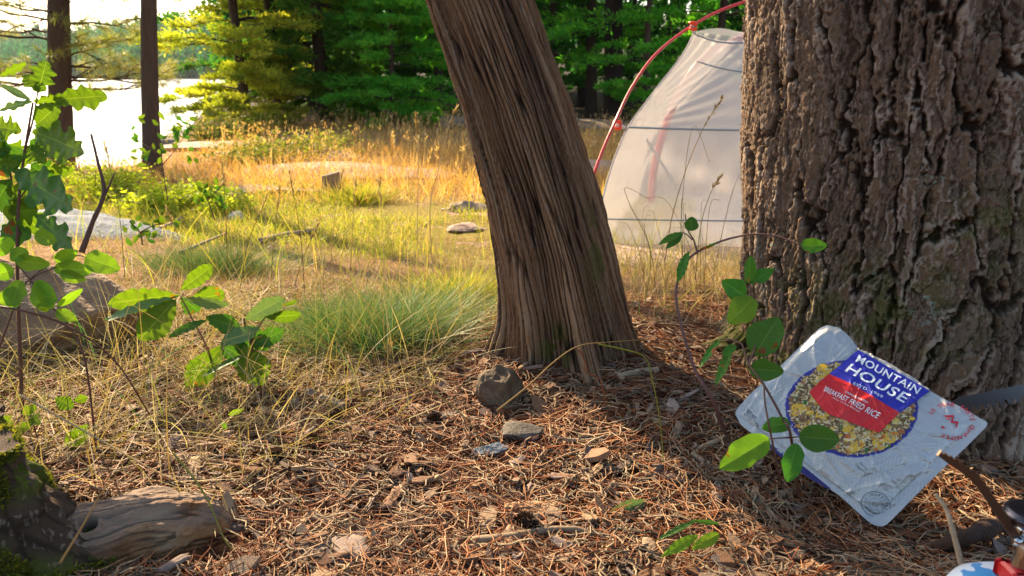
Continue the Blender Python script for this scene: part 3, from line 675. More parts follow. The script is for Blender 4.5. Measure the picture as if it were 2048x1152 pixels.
# ------------------------------------------------------------------ rocks
def rock_mat(name, c1, c2, c3, sc=20, strat=(1, 1, 1)):
    t = NT(name); n1 = t.noise(sc, 6, .7, sx=strat)
    c = t.ramp(n1, [(.32, lin(c1)), (.52, lin(c2)), (.7, lin(c3))]); c = t.mix(t.math('MULTIPLY', t.noise(sc * 12, 3), .4), c, (.5, .5, .5, 1), 'MULTIPLY')
    return t.pbr(c, .85, .3, normal=t.bump(t.math('ADD', n1, t.noise(sc * 7, 4)), .3 / sc * .35, .8))
RM = {'grey': rock_mat('grey_granite', '443e38', '5e564e', '787068', 30), 'pink': rock_mat('pink_granite', '7c6658', 'a58c7c', 'c0aa9a', 5), 'brown': rock_mat('brown_rock', '6a5440', '907458', 'ac9070', 7, (1, 1, 2)),
      'blue': rock_mat('blue_grey_rock', '505a66', '6a7480', '8a929c', 9), 'browngrey': rock_mat('brown_grey_stone', '463a30', '62523f', '7c6a56', 40), 'white': rock_mat('pale_rock', '8c8680', 'b8b0a8', 'd4ccc2', 30)}
def rock(name, label, c, s, mat, seed, ang=0, cuts=9, rough=.12, n=90, cat='rock', group=None, crack=0):
    u = np.linspace(0, 2 * np.pi, n, endpoint=False); v = np.linspace(.0, np.pi, n // 2); Ug, Vg = np.meshgrid(u, v, indexing='ij')
    d = np.stack([np.sin(Vg) * np.cos(Ug), np.sin(Vg) * np.sin(Ug), np.cos(Vg)], -1)
    r = np.full(Ug.shape, 1.15); rg = np.random.default_rng(seed)
    for k in range(cuts):
        nn = norm(rg.normal(size=3)); dd = d @ nn; r = np.where(dd > .05, np.minimum(r, rg.uniform(.62, .95) / np.maximum(dd, .05)), r)
    P_ = d * r[..., None]
    nz = fbm(P_[..., 0] * 2.2 + P_[..., 2] * 1.3 + seed, P_[..., 1] * 2.2 - P_[..., 2] * 1.7, seed, 5, .55)
    r2 = 1 + rough * nz
    if crack: r2 = r2 - .06 * ss(.12, 0, np.abs(vn(P_[..., 2] * crack + .4 * fbm(P_[..., 0] * 2, P_[..., 1] * 2, 5, 2), P_[..., 0] * .4, seed + 3)))
    P_ = P_ * r2[..., None] * np.array(s); ca, sa = math.cos(ang), math.sin(ang)
    P_ = np.stack([P_[..., 0] * ca - P_[..., 1] * sa, P_[..., 0] * sa + P_[..., 1] * ca, P_[..., 2]], -1) + np.array(c)
    mb = MB(); mb.add(P_, grid_faces(n, n // 2, True)[:, ::-1], 0, rnd=.5); o = mb.build(name, RM[mat] if isinstance(mat, str) else mat)
    return tag(o, label, cat, group)
def rock_px(px, py, *a, sink=.4, **k):
    q = G(px, py); s = a[2]; return rock(a[0], a[1], (q[0], q[1] + s[1] * .5, q[2] + s[2] * (1 - 2 * sink)), s, *a[3:], **k)
rock('boulder', 'large brown cracked boulder behind the leafy plants at left', (-1.00, 1.36, -.01), (.29, .18, .165), 'brown', 12, .1, cuts=12, crack=3.0, n=200)
rock('boulder', 'blue grey upright rock at the left edge before the brown boulder', (-.93, 1.14, -.02), (.07, .07, .13), 'blue', 5, .2, n=120)
rock('boulder', 'broad grey granite slab on the left rise behind the saplings', (-2.15, 3.55, -.36), (.70, .42, .20), 'blue', 8, -.12, cuts=10, n=160)
rock_px(925, 462, 'rock', 'flat pink grey rock left of the leaning trunk behind the grass', (.12, .09, .03), 'pink', 31, sink=.45, cuts=14, rough=.3)
rock_px(925, 425, 'rock', 'low pinkish rock in the lit grass touching the leaning trunk outline', (.13, .08, .06), 'pink', 35, sink=.45, cuts=14, rough=.3)
rock_px(468, 443, 'rock', 'small pale rounded rock in the bright grass left of centre', (.05, .04, .035), 'white', 36, sink=.25)
for i, (px, py, s, lab) in enumerate([(700, 352, (.85, .5, .05), 'wide low pinkish granite slab crossing the golden meadow'), (560, 318, (.8, .5, .05), 'low granite slab left of the widest one in the meadow'),
      (1200, 262, (1.6, .6, .16), 'flat granite ledge behind the red tent pole'), (880, 252, (1.3, .5, .12), 'granite ledge left of the leaning trunk before the trees'), (470, 300, (.9, .5, .06), 'granite ledge at the left end of the meadow above the lake'),
      (520, 388, (.4, .15, .035), 'thin granite strip in the yellow grass left of the small stump'), (1350, 528, (.7, .22, .035), 'grey granite shelf in front of the tent floor'), (1215, 350, (.8, .4, .1), 'granite slab beside the lower end of the red pole')]):
    rock_px(px, py, 'granite_slab', lab, s, 'pink', 50 + i, sink=.42, cat='rock slab', rough=.08)
rock('rock', 'brown grey angular stone with a hollow at the foot of the leaning trunk', (-.012, 1.095, .026), (.040, .030, .038), 'browngrey', 93, .5, cuts=9, n=120, rough=.18)
rock('rock', 'flat grey stone chip lying in the litter before the hollow stone', (.012, .975, .012), (.034, .022, .009), 'grey', 94, -.3, cuts=8)
rock('rock', 'thin slate grey flake beside the flat stone chip', (-.03, .935, .008), (.024, .014, .005), 'blue', 96, .3, cuts=8)
rock('rock', 'dark slate flake in the litter left of the hollow stone', (-.10, 1.04, .004), (.03, .018, .007), 'grey', 97, .1, cuts=8)
rock('rock', 'small grey mottled rock under the far shore spruces', (px2x(350, 24), 24, WATER), (.9, .6, .55), 'pink', 99, 0)

# small stump, dead stick, log bit
def cut_stump(px, py, r, h):
    q = G(px, py); root = thing('tree_stump', 'small sawn stump with a pale top in the bright grass', 'tree stump', q)
    th = np.linspace(0, 2 * np.pi, 48, endpoint=False); zz = np.linspace(-.03, h, 14); TH, Z_ = np.meshgrid(th, zz, indexing='ij')
    r_ = r * (1 + .3 * np.exp(-np.maximum(Z_, 0) / .03) + .08 * ridged(TH * 3, Z_ * 8, 3, 3)); V = np.stack([q[0] + r_ * np.cos(TH), q[1] + r_ * np.sin(TH), q[2] + Z_ + .25 * (np.cos(TH) * r) * ss(0, h, Z_)], -1)
    mb = MB(); mb.add(V, grid_faces(48, 14, True), 0, rnd=.5); mb.build('trunk', M['chip'], root)
    top = V[:, -1]; c0 = top.mean(0); mb = MB(); mb.add(np.vstack([top + [0, 0, .001], c0 + [0, 0, .003]]), np.array([[i, (i + 1) % 48, 48] for i in range(48)]), 0, rnd=.8); mb.build('cut_face', M['chip'], root)
cut_stump(664, 394, .055, .15)
def stick(label, pts, r0, r1, name='dead_branch', cat='stick', mat=None, side=None, group=None, n=24, knots=.12, seed=1):
    c = spline(pts, n); rr = np.linspace(r0, r1, n) * (1 + knots * vn(np.arange(n) * .7, seed * 3.3 + np.zeros(n), 4)); mb = MB(); tubes(mb, c, rr, 8, rnd=.35 + .3 * random.random())
    for s_ in side or []: cc = spline(s_, 12); tubes(mb, cc, np.linspace(r0 * .5, r1 * .5, 12), 6, rnd=.4)
    return tag(mb.build(name, mat or M['twig']), label, cat, group)
darkstick = ramp_mat('dark_wood', ['43302a', '57403a', '6a5248'], .7)
stick('dark bare forked stick standing among the oak leaves at left', [PD(163, 505, 1.45), PD(185, 445, 1.45), PD(208, 385, 1.45), PD(196, 325, 1.45), PD(182, 268, 1.45)], .0055, .0022, 'dead_branch', mat=darkstick, side=[[PD(209, 390, 1.45), PD(220, 368, 1.45), PD(229, 345, 1.45)]])
stick('grey weathered log piece lying across the edge of the bright grass', [G(520, 492, .02), G(575, 482, .03), G(632, 474, .03)], .016, .012)
stick('pale sloping branch lying behind the leafy plants at left', [G(365, 535, .05), G(410, 512, .05), G(455, 488, .05)], .008, .005)
stick('thin bleached branch end by the needle covered slab', [G(320, 478, .05), G(345, 470, .06), G(368, 462, .07)], .009, .006)

# ------------------------------------------------------------------ tent
t = NT('tent_fabric')
n1 = t.noise(3.0, 4, vec=t.n('NewGeometry').outputs['Position']); 
d1 = t.n('BsdfDiffuse'); d1.inputs[0].default_value = lin('cfccca'); tr = t.n('BsdfTranslucent'); tr.inputs[0].default_value = lin('cfcbc9'); tp = t.n('BsdfTransparent'); tp.inputs[0].default_value = (.95, .93, .92, 1); gl = t.n('BsdfGlossy'); gl.inputs['Roughness'].default_value = .35; gl.inputs[0].default_value = (.8, .8, .8, 1)
m1 = t.n('MixShader'); m1.inputs[0].default_value = .55; t.l(d1.outputs[0], m1.inputs[1]); t.l(tr.outputs[0], m1.inputs[2])
m2 = t.n('MixShader'); m2.inputs[0].default_value = .40; t.l(m1.outputs[0], m2.inputs[1]); t.l(tp.outputs[0], m2.inputs[2])
m3 = t.n('MixShader'); m3.inputs[0].default_value = .05; t.l(m2.outputs[0], m3.inputs[1]); t.l(gl.outputs[0], m3.inputs[2]); t.l(m3.outputs[0], t.out.inputs['Surface'])
bm = t.bump(t.noise(9, 5, .6, vec=t.n('NewGeometry').outputs['Position'], sx=(1, 1, .4)), .02, .5); [t.l(bm, x.inputs['Normal']) for x in (d1, tr, gl)]
tent_m = t.m
t = NT('hem_fabric'); hem_m = t.pbr(lin('c2bdbd'), .7, .2, trans=.4)
t = NT('tent_binding'); bind_m = t.pbr(lin('87959a'), .6)
t = NT('red_pole'); pole_m = t.pbr(lin('c8201c'), .3, .5, coat=.3)
t = NT('aluminium'); alu_m = t.pbr(lin('b4b8bc'), .35, .5, metal=.8)
t = NT('orange_clip'); clip_m = t.pbr(lin('f04a20'), .45, .5)
TY = 3.30
root = thing('tent', 'translucent white inner tent on red poles pitched between the two trunks', 'tent', (1.25, 3.9, tz(1.25, 3.9)))
lv = np.array([[0.0, 1196, 505, 3.28], [.10, 1200, 437, 3.31], [.16, 1203, 404, 3.33], [.24, 1216, 355, 3.38], [.33, 1230, 312, 3.43], [.45, 1254, 254, 3.52], [.63, 1315, 173, 3.66], [.78, 1360, 117, 3.78], [.88, 1377, 89, 3.85], [1.0, 1388, 64, 3.90]])
NL, NU = 90, 120
q = np.linspace(0, 1, NL); lp = np.array([PY(a[1], a[2], a[3]) for a in lv]); LE = np.stack([np.interp(q, lv[:, 0], lp[:, i]) for i in range(3)], -1)
LE = np.stack([np.convolve(np.pad(LE[:, i], 4, mode='reflect', reflect_type='odd'), np.ones(9) / 9, 'valid') for i in range(3)], -1)
RX = 2.35                                   # right end of the tent, behind the big trunk
cx_ = (LE[0, 0] + RX) / 2
RE = LE.copy(); RE[:, 0] = 2 * cx_ - LE[:, 0]
BK = LE.copy(); BK[:, 1] = 2 * 4.15 - LE[:, 1]; BK[:, 0] = LE[:, 0] * BK[:, 1] / LE[:, 1] + .30; BR = RE.copy(); BR[:, 1] = BK[:, 1]; BR[:, 0] = 2 * cx_ - BK[:, 0]
def panel(A_, B_, sag, wr, seed):
    u = np.linspace(0, 1, NU); U_, Q_ = np.meshgrid(u, q, indexing='ij')
    P_ = A_[None] * (1 - U_[..., None]) + B_[None] * U_[..., None]
    nrm = norm(np.cross((B_ - A_)[NL // 2], [0, 0, 1]) * np.array([1, 1, 1])); 
    d = -sag * 4 * U_ * (1 - U_) * (1 - .4 * Q_)
    # tension creases fan out from the seam corner
    ce = np.arctan2((Q_ - .45), (U_ + .02) * 1.6); cr = np.sin(ce * 38) * .005 * np.exp(-((U_) / .22) ** 2) * (Q_ > .45) + np.sin(U_ * 90 + Q_ * 60) * .003 * np.exp(-((Q_ - .04) / .05) ** 2) * np.exp(-U_ / .3)
    d = d + wr * (cr + fbm(U_ * 6, Q_ * 5, seed, 4) * .006)
    P_ = P_ + d[..., None] * nrm
    P_[..., 2] -= (.03 * 4 * U_ * (1 - U_) * Q_)
    return P_, nrm
F, fn = panel(LE, RE, -.03, 1.7, 4)
mb = MB(); mb.add(F, grid_faces(NU, NL)); TF = mb.build('front_panel', tent_m, root)
for nm_, a_, b_ in (('side_panel', BK, LE), ('side_panel', RE, BR), ('rear_panel', BR, BK)):
    P_, _ = panel(a_, b_, .0, .4, 9); mb = MB(); mb.add(P_, grid_faces(NU, NL)); mb.build(nm_, tent_m, root)
tp_ = np.array([[LE[-1], BK[-1]], [RE[-1], BR[-1]]]); u = np.linspace(0, 1, 20); U_, V_ = np.meshgrid(u, u, indexing='ij'); P_ = (tp_[0, 0] * (1 - U_)[..., None] * (1 - V_)[..., None] + tp_[1, 0] * (U_ * (1 - V_))[..., None] + tp_[0, 1] * ((1 - U_) * V_)[..., None] + tp_[1, 1] * (U_ * V_)[..., None]); P_[..., 2] += .03 * np.sin(V_ * np.pi) - .03 * 4 * U_ * (1 - U_)
mb = MB(); mb.add(P_, grid_faces(20, 20)); mb.build('roof_panel', tent_m, root)
fu = np.array([LE[0], RE[0], BR[0], BK[0]]); fu = np.vstack([fu + [0, 0, .004]]); mb = MB(); mb.add(np.vstack([fu, fu + [0, 0, .11]]), np.array([[0, 1, 2, 3]]), 0); 
t = NT('tent_floor'); fl_m = t.pbr(lin('a09c98'), .7); mb.build('floor', fl_m, root)
def seam(Qv, off=.003, r=.005, dipu=0, uu=(0, 1), P_=F, dip=0):
    k = int(round(Qv * (NL - 1))); u0, u1 = int(uu[0] * (NU - 1)), int(uu[1] * (NU - 1)); c = P_[u0:u1 + 1, k] - fn * off * np.sign(fn[1]) 
    if dip:
        w = np.linspace(0, 1, len(c)); kf = np.clip(k - dip * 4 * w * (1 - w) * NL, 0, NL - 1.01); ki = kf.astype(int); fr = (kf - ki)[:, None]; ii = u0 + np.arange(len(c)); c = P_[ii, ki] * (1 - fr) + P_[ii, ki + 1] * fr; c = c - fn * off * np.sign(fn[1])
    mb = MB(); tubes(mb, c[None], np.full((1, len(c)), r), 5); mb.build('seam', bind_m, TF)
seam(.10, r=.0035); seam(.45, r=.0045); seam(.78, r=.0035, uu=(.08, .6), dip=.05); seam(.985, r=.004, uu=(0, .35), dip=.06)
for e in (LE, RE): mb = MB(); tubes(mb, (e - fn * .002 * np.sign(fn[1]))[None], np.full((1, NL), .004), 5); mb.build('edge_binding', hem_m, TF)
mb = MB(); tubes(mb, spline([PY(1290, 275, 4.2), PY(1325, 330, 4.2), PY(1362, 392, 4.2)], 10), .008, 5); mb.build('strap', bind_m, root)
# poles
fp = [PY(1172, 452, 3.30), PY(1184, 365, 3.32), PY(1205, 302, 3.38), PY(1234, 236, 3.46), PY(1262, 178, 3.58), PY(1303, 118, 3.68), PY(1352, 74, 3.78), PY(1418, 32, 3.86), PY(1482, 6, 3.9)]
right = [np.array([2 * cx_ - p[0], p[1], p[2]]) for p in fp[::-1]]; midp = [np.array([cx_, 3.95, fp[-1][2] + .07])]
arc = spline(fp + midp + right, 220)
mb = MB(); tubes(mb, arc[12:-12][None], np.full((1, 196), .0068), 10); FPL = mb.build('pole', pole_m, root)
for seg in (arc[:14], arc[-14:]): mb = MB(); tubes(mb, seg[None], np.full((1, 14), .0060), 10); mb.build('pole_tip', alu_m, FPL)
bp_ = [PY(1302, 405, 4.35), PY(1310, 330, 4.35), PY(1334, 246, 4.35), PY(1362, 180, 4.35), PY(1402, 122, 4.35), PY(1450, 92, 4.35), PY(1500, 70, 4.35)]
bpr = [np.array([2 * cx_ - p[0], p[1], p[2]]) for p in bp_[::-1]]
mb = MB(); tubes(mb, spline(bp_ + bpr, 120)[None], np.full((1, 120), .021), 8); mb.build('pole', pole_m, root)
for (a, b) in (((1232, 250), (1250, 255)), ((1383, 52), (1388, 66))):
    pa, pb = PY(a[0], a[1], 3.5 if a[0] < 1300 else 3.8), PY(b[0], b[1], 3.52 if a[0] < 1300 else 3.9)
    mb = MB(); tubes(mb, spline([pa + [-.012, 0, .012], pa + [.016, -.012, .014], pa + [.016, -.012, -.016], pa + [-.01, 0, -.012]], 10), .008, 6); hk = mb.build('clip', clip_m, root)
    mb = MB(); tubes(mb, spline([pa, pb], 5), .008, 5); mb.build('clip_webbing', hem_m, hk)

# ------------------------------------------------------------------ food pouch
TL, TR, BR_, BL_ = np.array([.402, .926, .19]), np.array([.541, .787, .115]), np.array([.419, .755, .003]), np.array([.28, .894, .077])
def hom(src, dst):
    A_ = []
    for (u, v), (x, y) in zip(src, dst):
        A_ += [[u, v, 1, 0, 0, 0, -x * u, -x * v, -x], [0, 0, 0, u, v, 1, -y * u, -y * v, -y]]
    return np.linalg.svd(np.array(A_))[2][-1].reshape(3, 3)
PH = hom([(1650, 648), (1977, 850), (1762, 1056), (1460, 830)], [(0, 0), (1, 0), (1, 1), (0, 1)])
def px2uv(p): p = np.atleast_2d(p); w = np.c_[p, np.ones(len(p))] @ PH.T; return w[:, :2] / w[:, 2:]
PW, PHt = .21, .169
EU = (TR - TL + BR_ - BL_) / 2; EV = (BL_ - TL + BR_ - TR) / 2; PO = (TL + TR + BR_ + BL_) / 4 - EU / 2 - EV / 2
PN = norm(np.cross(EV, EU)); PN = PN if PN[1] < 0 else -PN
_cr = np.random.default_rng(77)
CREASES = [(_cr.uniform(.0, 1), _cr.uniform(.0, 1), _cr.uniform(0, 3.14), _cr.uniform(.06, .28), _cr.uniform(.008, .022), _cr.uniform(-.0012, .0022)) for _ in range(46)] + [(_cr.uniform(.0, 1), _cr.uniform(.0, 1), _cr.uniform(0, 3.14), _cr.uniform(.04, .14), _cr.uniform(.003, .007), _cr.uniform(-.0006, .0010)) for _ in range(60)] + [(.93, .55, 2.0, .3, .03, .003), (.1, .25, .9, .2, .03, .003), (.55, .93, .3, .3, .03, -.002)]
def pz(u, v):
    b = .010 * np.clip(1 - np.abs(2.1 * u - 1.05) ** 1.9, 0, 1) * np.clip(1 - np.abs(2.1 * v - 1.05) ** 1.9, 0, 1)
    cr = (1 - np.abs(vn(u * 7 + .8 * fbm(u * 3, v * 3, 2, 2), v * 6, 401))) ** 5 * .0016 + (1 - np.abs(vn(u * 15 + 4, v * 11 + fbm(u * 4, v * 5, 7, 2), 403))) ** 6 * .0009 + fbm(u * 5, v * 5, 405, 3) * .0016
    cr = cr * .8
    for (x0, y0, an, ln, w, am) in CREASES:
        dx = u - x0; dy = v - y0; a = dx * math.cos(an) + dy * math.sin(an); b_ = -dx * math.sin(an) + dy * math.cos(an) + .25 * a * a
        cr = cr + am * np.exp(-np.abs(b_ / w) ** 1.3) * np.exp(-(a / ln) ** 4)
    cr = cr - .0012 * np.exp(-((u - .945) / .006) ** 2) - .0012 * np.exp(-((v - .955) / .006) ** 2)
    return b + cr + .010 * ss(.22, 0, u) * ss(.9, .2, v) * .5 - .006 * ss(.85, 1.05, u)
def pw(uv, off=0.0, z=None):
    uv = np.asarray(uv); zz = pz(uv[..., 0], uv[..., 1]) + off if z is None else z
    return PO + uv[..., :1] * EU + uv[..., 1:2] * EV + np.asarray(zz)[..., None] * PN
c2 = lambda L: [(1400 + x / 2.505, 620 + y / 2.505) for x, y in L]
c3 = lambda L: [(1540 + x / 4.61, 680 + y / 4.61) for x, y in L]
OUT = c2([(176, 520), (190, 492), (245, 430), (420, 268), (560, 130), (604, 92), (640, 78), (700, 92), (745, 130), (772, 165), (795, 205), (840, 218), (900, 262), (1000, 318), (1090, 372), (1160, 410), (1240, 455), (1300, 482), (1400, 540), (1438, 558), (1444, 570), (1430, 590), (1340, 680), (1180, 830), (1060, 950), (965, 1046), (938, 1072), (915, 1084), (880, 1080), (850, 1064), (810, 1030), (700, 930), (640, 890), (540, 830), (430, 742), (350, 668), (250, 612), (205, 575)])
ouv = px2uv(OUT); k_ = 640; seg = np.linalg.norm(np.diff(np.vstack([ouv, ouv[:1]]), axis=0), axis=1); cs = np.concatenate([[0], np.cumsum(seg)]); tt_ = np.linspace(0, cs[-1], k_, endpoint=False); oc = np.vstack([ouv, ouv[:1]])
ring = np.stack([np.interp(tt_, cs, oc[:, i]) for i in range(2)], -1)
for _ in range(3): ring = (np.roll(ring, 1, 0) + ring * 2 + np.roll(ring, -1, 0)) / 4
cuv = np.array([.5, .5]); rs = np.linspace(0, 1, 230) ** .8
UV = cuv + (ring[None] - cuv) * rs[:, None, None]
edge = ss(1.0, .90, rs)[:, None]
zt = pz(UV[..., 0], UV[..., 1]) * (.25 + .75 * edge) + .0006; zb = -.007 * (1 - rs[:, None] ** 2) - .0006 + 0 * zt
root = thing('food_pouch', 'silver foil pouch of freeze dried breakfast fried rice leaning on the old pine', 'pouch', PO + EU / 2 + EV)
t = NT('foil'); gq = t.attr('fern'); n1 = t.noise(24, 5, .6)
c = t.mix(gq, lin('b2b4b2'), lin('a2a6a4')); foil = t.pbr(c, .36, .6, metal=.35, normal=t.bump(t.math('ADD', n1, t.math('MULTIPLY', t.noise(70, 4), .5)), .006, .55))
def fern(U_, V_):
    a = np.sin((U_ * 17 + .8 * np.sin(V_ * 9)) * 2) ; b = np.sin(V_ * 150 + np.abs(((U_ * 5.4) % 1) - .5) * 60)
    return ss(.1, .6, b) * ss(-.5, .3, a) * .8 * ss(.45, .75, V_ + .3 * np.abs(U_ - .5))
mb = MB(); mb.add(pw(UV, z=zt), np.vstack([grid_faces(k_, 230, True)]) if False else np.stack([(np.arange(229)[:, None] * k_ + np.arange(k_)[None]), (np.arange(1, 230)[:, None] * k_ + np.arange(k_)[None]), (np.arange(1, 230)[:, None] * k_ + (np.arange(k_)[None] + 1) % k_), (np.arange(229)[:, None] * k_ + (np.arange(k_)[None] + 1) % k_)], -1).reshape(-1, 4)[:, ::-1], 0, fern=fern(UV[..., 0], UV[..., 1]).ravel())
FRONT = mb.build('front_panel', foil, root)
mb = MB(); mb.add(pw(UV, z=zb), np.stack([(np.arange(229)[:, None] * k_ + np.arange(k_)[None]), (np.arange(1, 230)[:, None] * k_ + np.arange(k_)[None]), (np.arange(1, 230)[:, None] * k_ + (np.arange(k_)[None] + 1) % k_), (np.arange(229)[:, None] * k_ + (np.arange(k_)[None] + 1) % k_)], -1).reshape(-1, 4), 0, fern=0)
mb.build('rear_panel', foil, root)
# mouth lip of the opened top
lipu = px2uv(c2([(778, 160), (800, 192), (845, 208), (905, 242), (1000, 290), (1085, 348), (1150, 392)])); lo = px2uv(c2([(790, 205), (806, 216), (845, 226), (905, 268), (1000, 322), (1085, 372), (1150, 410)]))
a_, b_ = spline(np.c_[lipu, 0 * lipu[:, 0]], 60)[:, :2], spline(np.c_[lo, 0 * lo[:, 0]], 60)[:, :2]
mb = MB(); tq = np.linspace(0, 1, 6)[None, :, None]; G_ = a_[:, None] * (1 - tq) + b_[:, None] * tq; zz = -.006 * (1 - tq[..., 0]) + .0025 * vn(np.arange(60)[:, None] * .4, tq[..., 0] * 2, 8) + .003
mb.add(pw(G_, z=zz), grid_faces(60, 6), 0, fern=0); mb.build('mouth', foil, root)
def flat_mat(name, h, rough=.4): t = NT(name); return t.pbr(lin(h), rough, .5, normal=t.bump(t.noise(40, 4), .004, .5))
P_blue, P_red, P_bowl, P_ink, P_wht, P_redink = flat_mat('blue_print', '26289c'), flat_mat('red_print', 'cc1c1e'), flat_mat('bowl_print', '2c2a80'), flat_mat('grey_ink', '3a4650', .6), flat_mat('white_print', 'dfe6e8'), flat_mat('red_ink', 'd0202c')
P_gus = flat_mat('violet_print', '2a2260')
def patch_poly(name, quadA, quadB, mat, off, n=200, m=110):
    a = spline(np.c_[px2uv(quadA), np.zeros(len(quadA))], n)[:, :2]; b = spline(np.c_[px2uv(quadB), np.zeros(len(quadB))], n)[:, :2]; tq = np.linspace(0, 1, m)[None, :, None]
    mb = MB(); mb.add(pw(a[:, None] * (1 - tq) + b[:, None] * tq, off), grid_faces(n, m)[:, ::-1], 0); return mb.build(name, mat, FRONT)
# bowl
bc = px2uv([(1703.5, 820)])[0]; bpt = px2uv(c2([(412, 510), (430, 420), (520, 320), (640, 262), (740, 248), (1110, 470), (1098, 560), (1040, 650), (960, 710), (850, 748), (740, 757), (640, 725), (540, 690), (455, 610)]))
d_ = (bpt - bc) * np.array([PW, PHt]); th = np.arctan2(d_[:, 1], d_[:, 0]); o_ = np.argsort(th); th_, rd_ = th[o_], np.hypot(*d_.T)[o_]
tg = np.linspace(-np.pi, np.pi, 200, endpoint=False); rg_ = np.interp(tg, np.r_[th_ - 2 * np.pi, th_, th_ + 2 * np.pi], np.r_[rd_, rd_, rd_])
for _ in range(60): rg_ = (np.roll(rg_, 1) + rg_ * 2 + np.roll(rg_, -1)) / 4
def disc(name, sc_, mat, off):
    r_ = np.linspace(0, 1, 90)[:, None] * rg_[None] * sc_; uv = bc + np.stack([r_ * np.cos(tg) / PW, r_ * np.sin(tg) / PHt], -1)
    k = 200; a = np.arange(89)[:, None] * k; b = np.arange(k)[None]; b2 = (b + 1) % k
    mb = MB(); mb.add(pw(uv, off), np.stack([a + b, a + k + b, a + k + b2, a + b2], -1).reshape(-1, 4), 0, rnd=.5); return mb.build(name, mat, FRONT)
disc('bowl_print', 1.0, P_bowl, .0004)
disc('bowl_rim_print', .965, flat_mat('bowl_light', '5856b0'), .0006); disc('bowl_inner_print', .95, P_bowl, .0008)
disc('rice_print', .885, flat_mat('rice_ground', '6e5230'), .0010)
t = NT('rice_grains'); cg = t.ramp(t.attr('rnd'), [(0, lin('7a5a34')), (.14, lin('8e6c3c')), (.3, lin('bca46c')), (.5, lin('dccfa8')), (.68, lin('d8c488')), (.78, lin('d8b030')), (.90, lin('c89820')), (.93, lin('c0501c')), (.965, lin('2c6a24')), (1, lin('3c5a1c'))]); 
grain_m = t.pbr(cg, .45, .5)
mb = MB()
def grains(n, lmin, lmax, asp, off, rr=None, ring_max=.90):
    th = rng.uniform(-np.pi, np.pi, n); rr_ = np.sqrt(rng.random(n)) * ring_max * np.interp(th, tg, rg_)
    c = np.stack([rr_ * np.cos(th), rr_ * np.sin(th)], -1); a = rng.uniform(0, np.pi, n); L = rng.uniform(lmin, lmax, n); w = L * rng.uniform(*asp, n); e = np.linspace(0, 2 * np.pi, 7, endpoint=False)
    j = 1 + rng.normal(0, .12, (n, 7)); lx = np.cos(e)[None] * L[:, None] * .5 * j; ly = np.sin(e)[None] * w[:, None] * .5 * j
    p = np.stack([c[:, :1] + lx * np.cos(a)[:, None] - ly * np.sin(a)[:, None], c[:, 1:] + lx * np.sin(a)[:, None] + ly * np.cos(a)[:, None]], -1)
    uv = bc + p / np.array([PW, PHt]); o2 = off + rng.uniform(0, .0006, n)[:, None] + 0 * lx
    mb.add(pw(uv, o2), np.arange(n * 7).reshape(n, 7)[:, ::-1], 0, rnd=np.repeat(rng.random(n) if rr is None else rng.uniform(*rr, n), 7))
grains(1500, .003, .006, (.3, .5), .0012, (.0, .5)); grains(70, .009, .016, (.6, .95), .0020, (.74, .86)); grains(70, .006, .010, (.5, .8), .0021, (.0, .12)); grains(110, .004, .008, (.4, .8), .0022, (.90, 1.0)); grains(60, .005, .009, (.5, .9), .0022, (.70, .9)); grains(750, .0035, .006, (.3, .45), .0024, (.08, .66))
mb.build('grain_print', grain_m, FRONT, smooth=False)
patch_poly('blue_banner', c3([(815, 105), (1040, 230), (1260, 355), (1473, 480)]), c3([(550, 335), (770, 440), (985, 570), (1195, 692)]), P_blue, .0042)
patch_poly('red_banner', c3([(550, 335), (770, 440), (985, 570), (1195, 692)]), c3([(365, 500), (520, 690), (760, 790), (1000, 880)]), P_red, .0043)
patch_poly('gusset', c2([(345, 668), (430, 722), (540, 800), (655, 895)]), c2([(343, 686), (425, 752), (530, 832), (640, 898)]), P_gus, .0006, 40, 6)
def text_mesh(body, size=1.0, shear=0.0, bold=0.0):
    cu = bpy.data.curves.new('lettering', 'FONT'); cu.body = body; cu.size = size; cu.shear = shear; cu.offset = .014 if body in ('MOUNTAIN', 'HOUSE') else min(bold, .008); cu.space_character = 1.06; cu.resolution_u = 3
    ob = bpy.data.objects.new('lettering', cu); sc.collection.objects.link(ob); dg = bpy.context.evaluated_depsgraph_get(); me = bpy.data.meshes.new_from_object(ob.evaluated_get(dg))
    V = np.array([v.co[:2] for v in me.vertices]); F_ = [tuple(p.vertices) for p in me.polygons]
    bpy.data.objects.remove(ob); bpy.data.meshes.remove(me); bpy.data.curves.remove(cu); return V, F_
def put(name, V, F_, uvf, mat, off):
    tri = []
    for f in F_:
        for i in range(1, len(f) - 1): tri.append((f[0], f[i], f[i + 1]))
    V = np.asarray(V, float); P_ = np.asarray(uvf(V), float)
    tri = np.array(tri)
    for _ in range(2):
        a, b, c = P_[tri[:, 0]], P_[tri[:, 1]], P_[tri[:, 2]]; k = len(P_); m_ = len(tri); P_ = np.vstack([P_, (a + b) / 2, (b + c) / 2, (c + a) / 2]); ab = k + np.arange(m_); bc_ = ab + m_; ca_ = bc_ + m_
        tri = np.vstack([np.c_[tri[:, 0], ab, ca_], np.c_[ab, tri[:, 1], bc_], np.c_[ca_, bc_, tri[:, 2]], np.c_[ab, bc_, ca_]])
    mb = MB(); mb.add(pw(P_, off), tri); return mb.build(name, mat, FRONT, smooth=False)
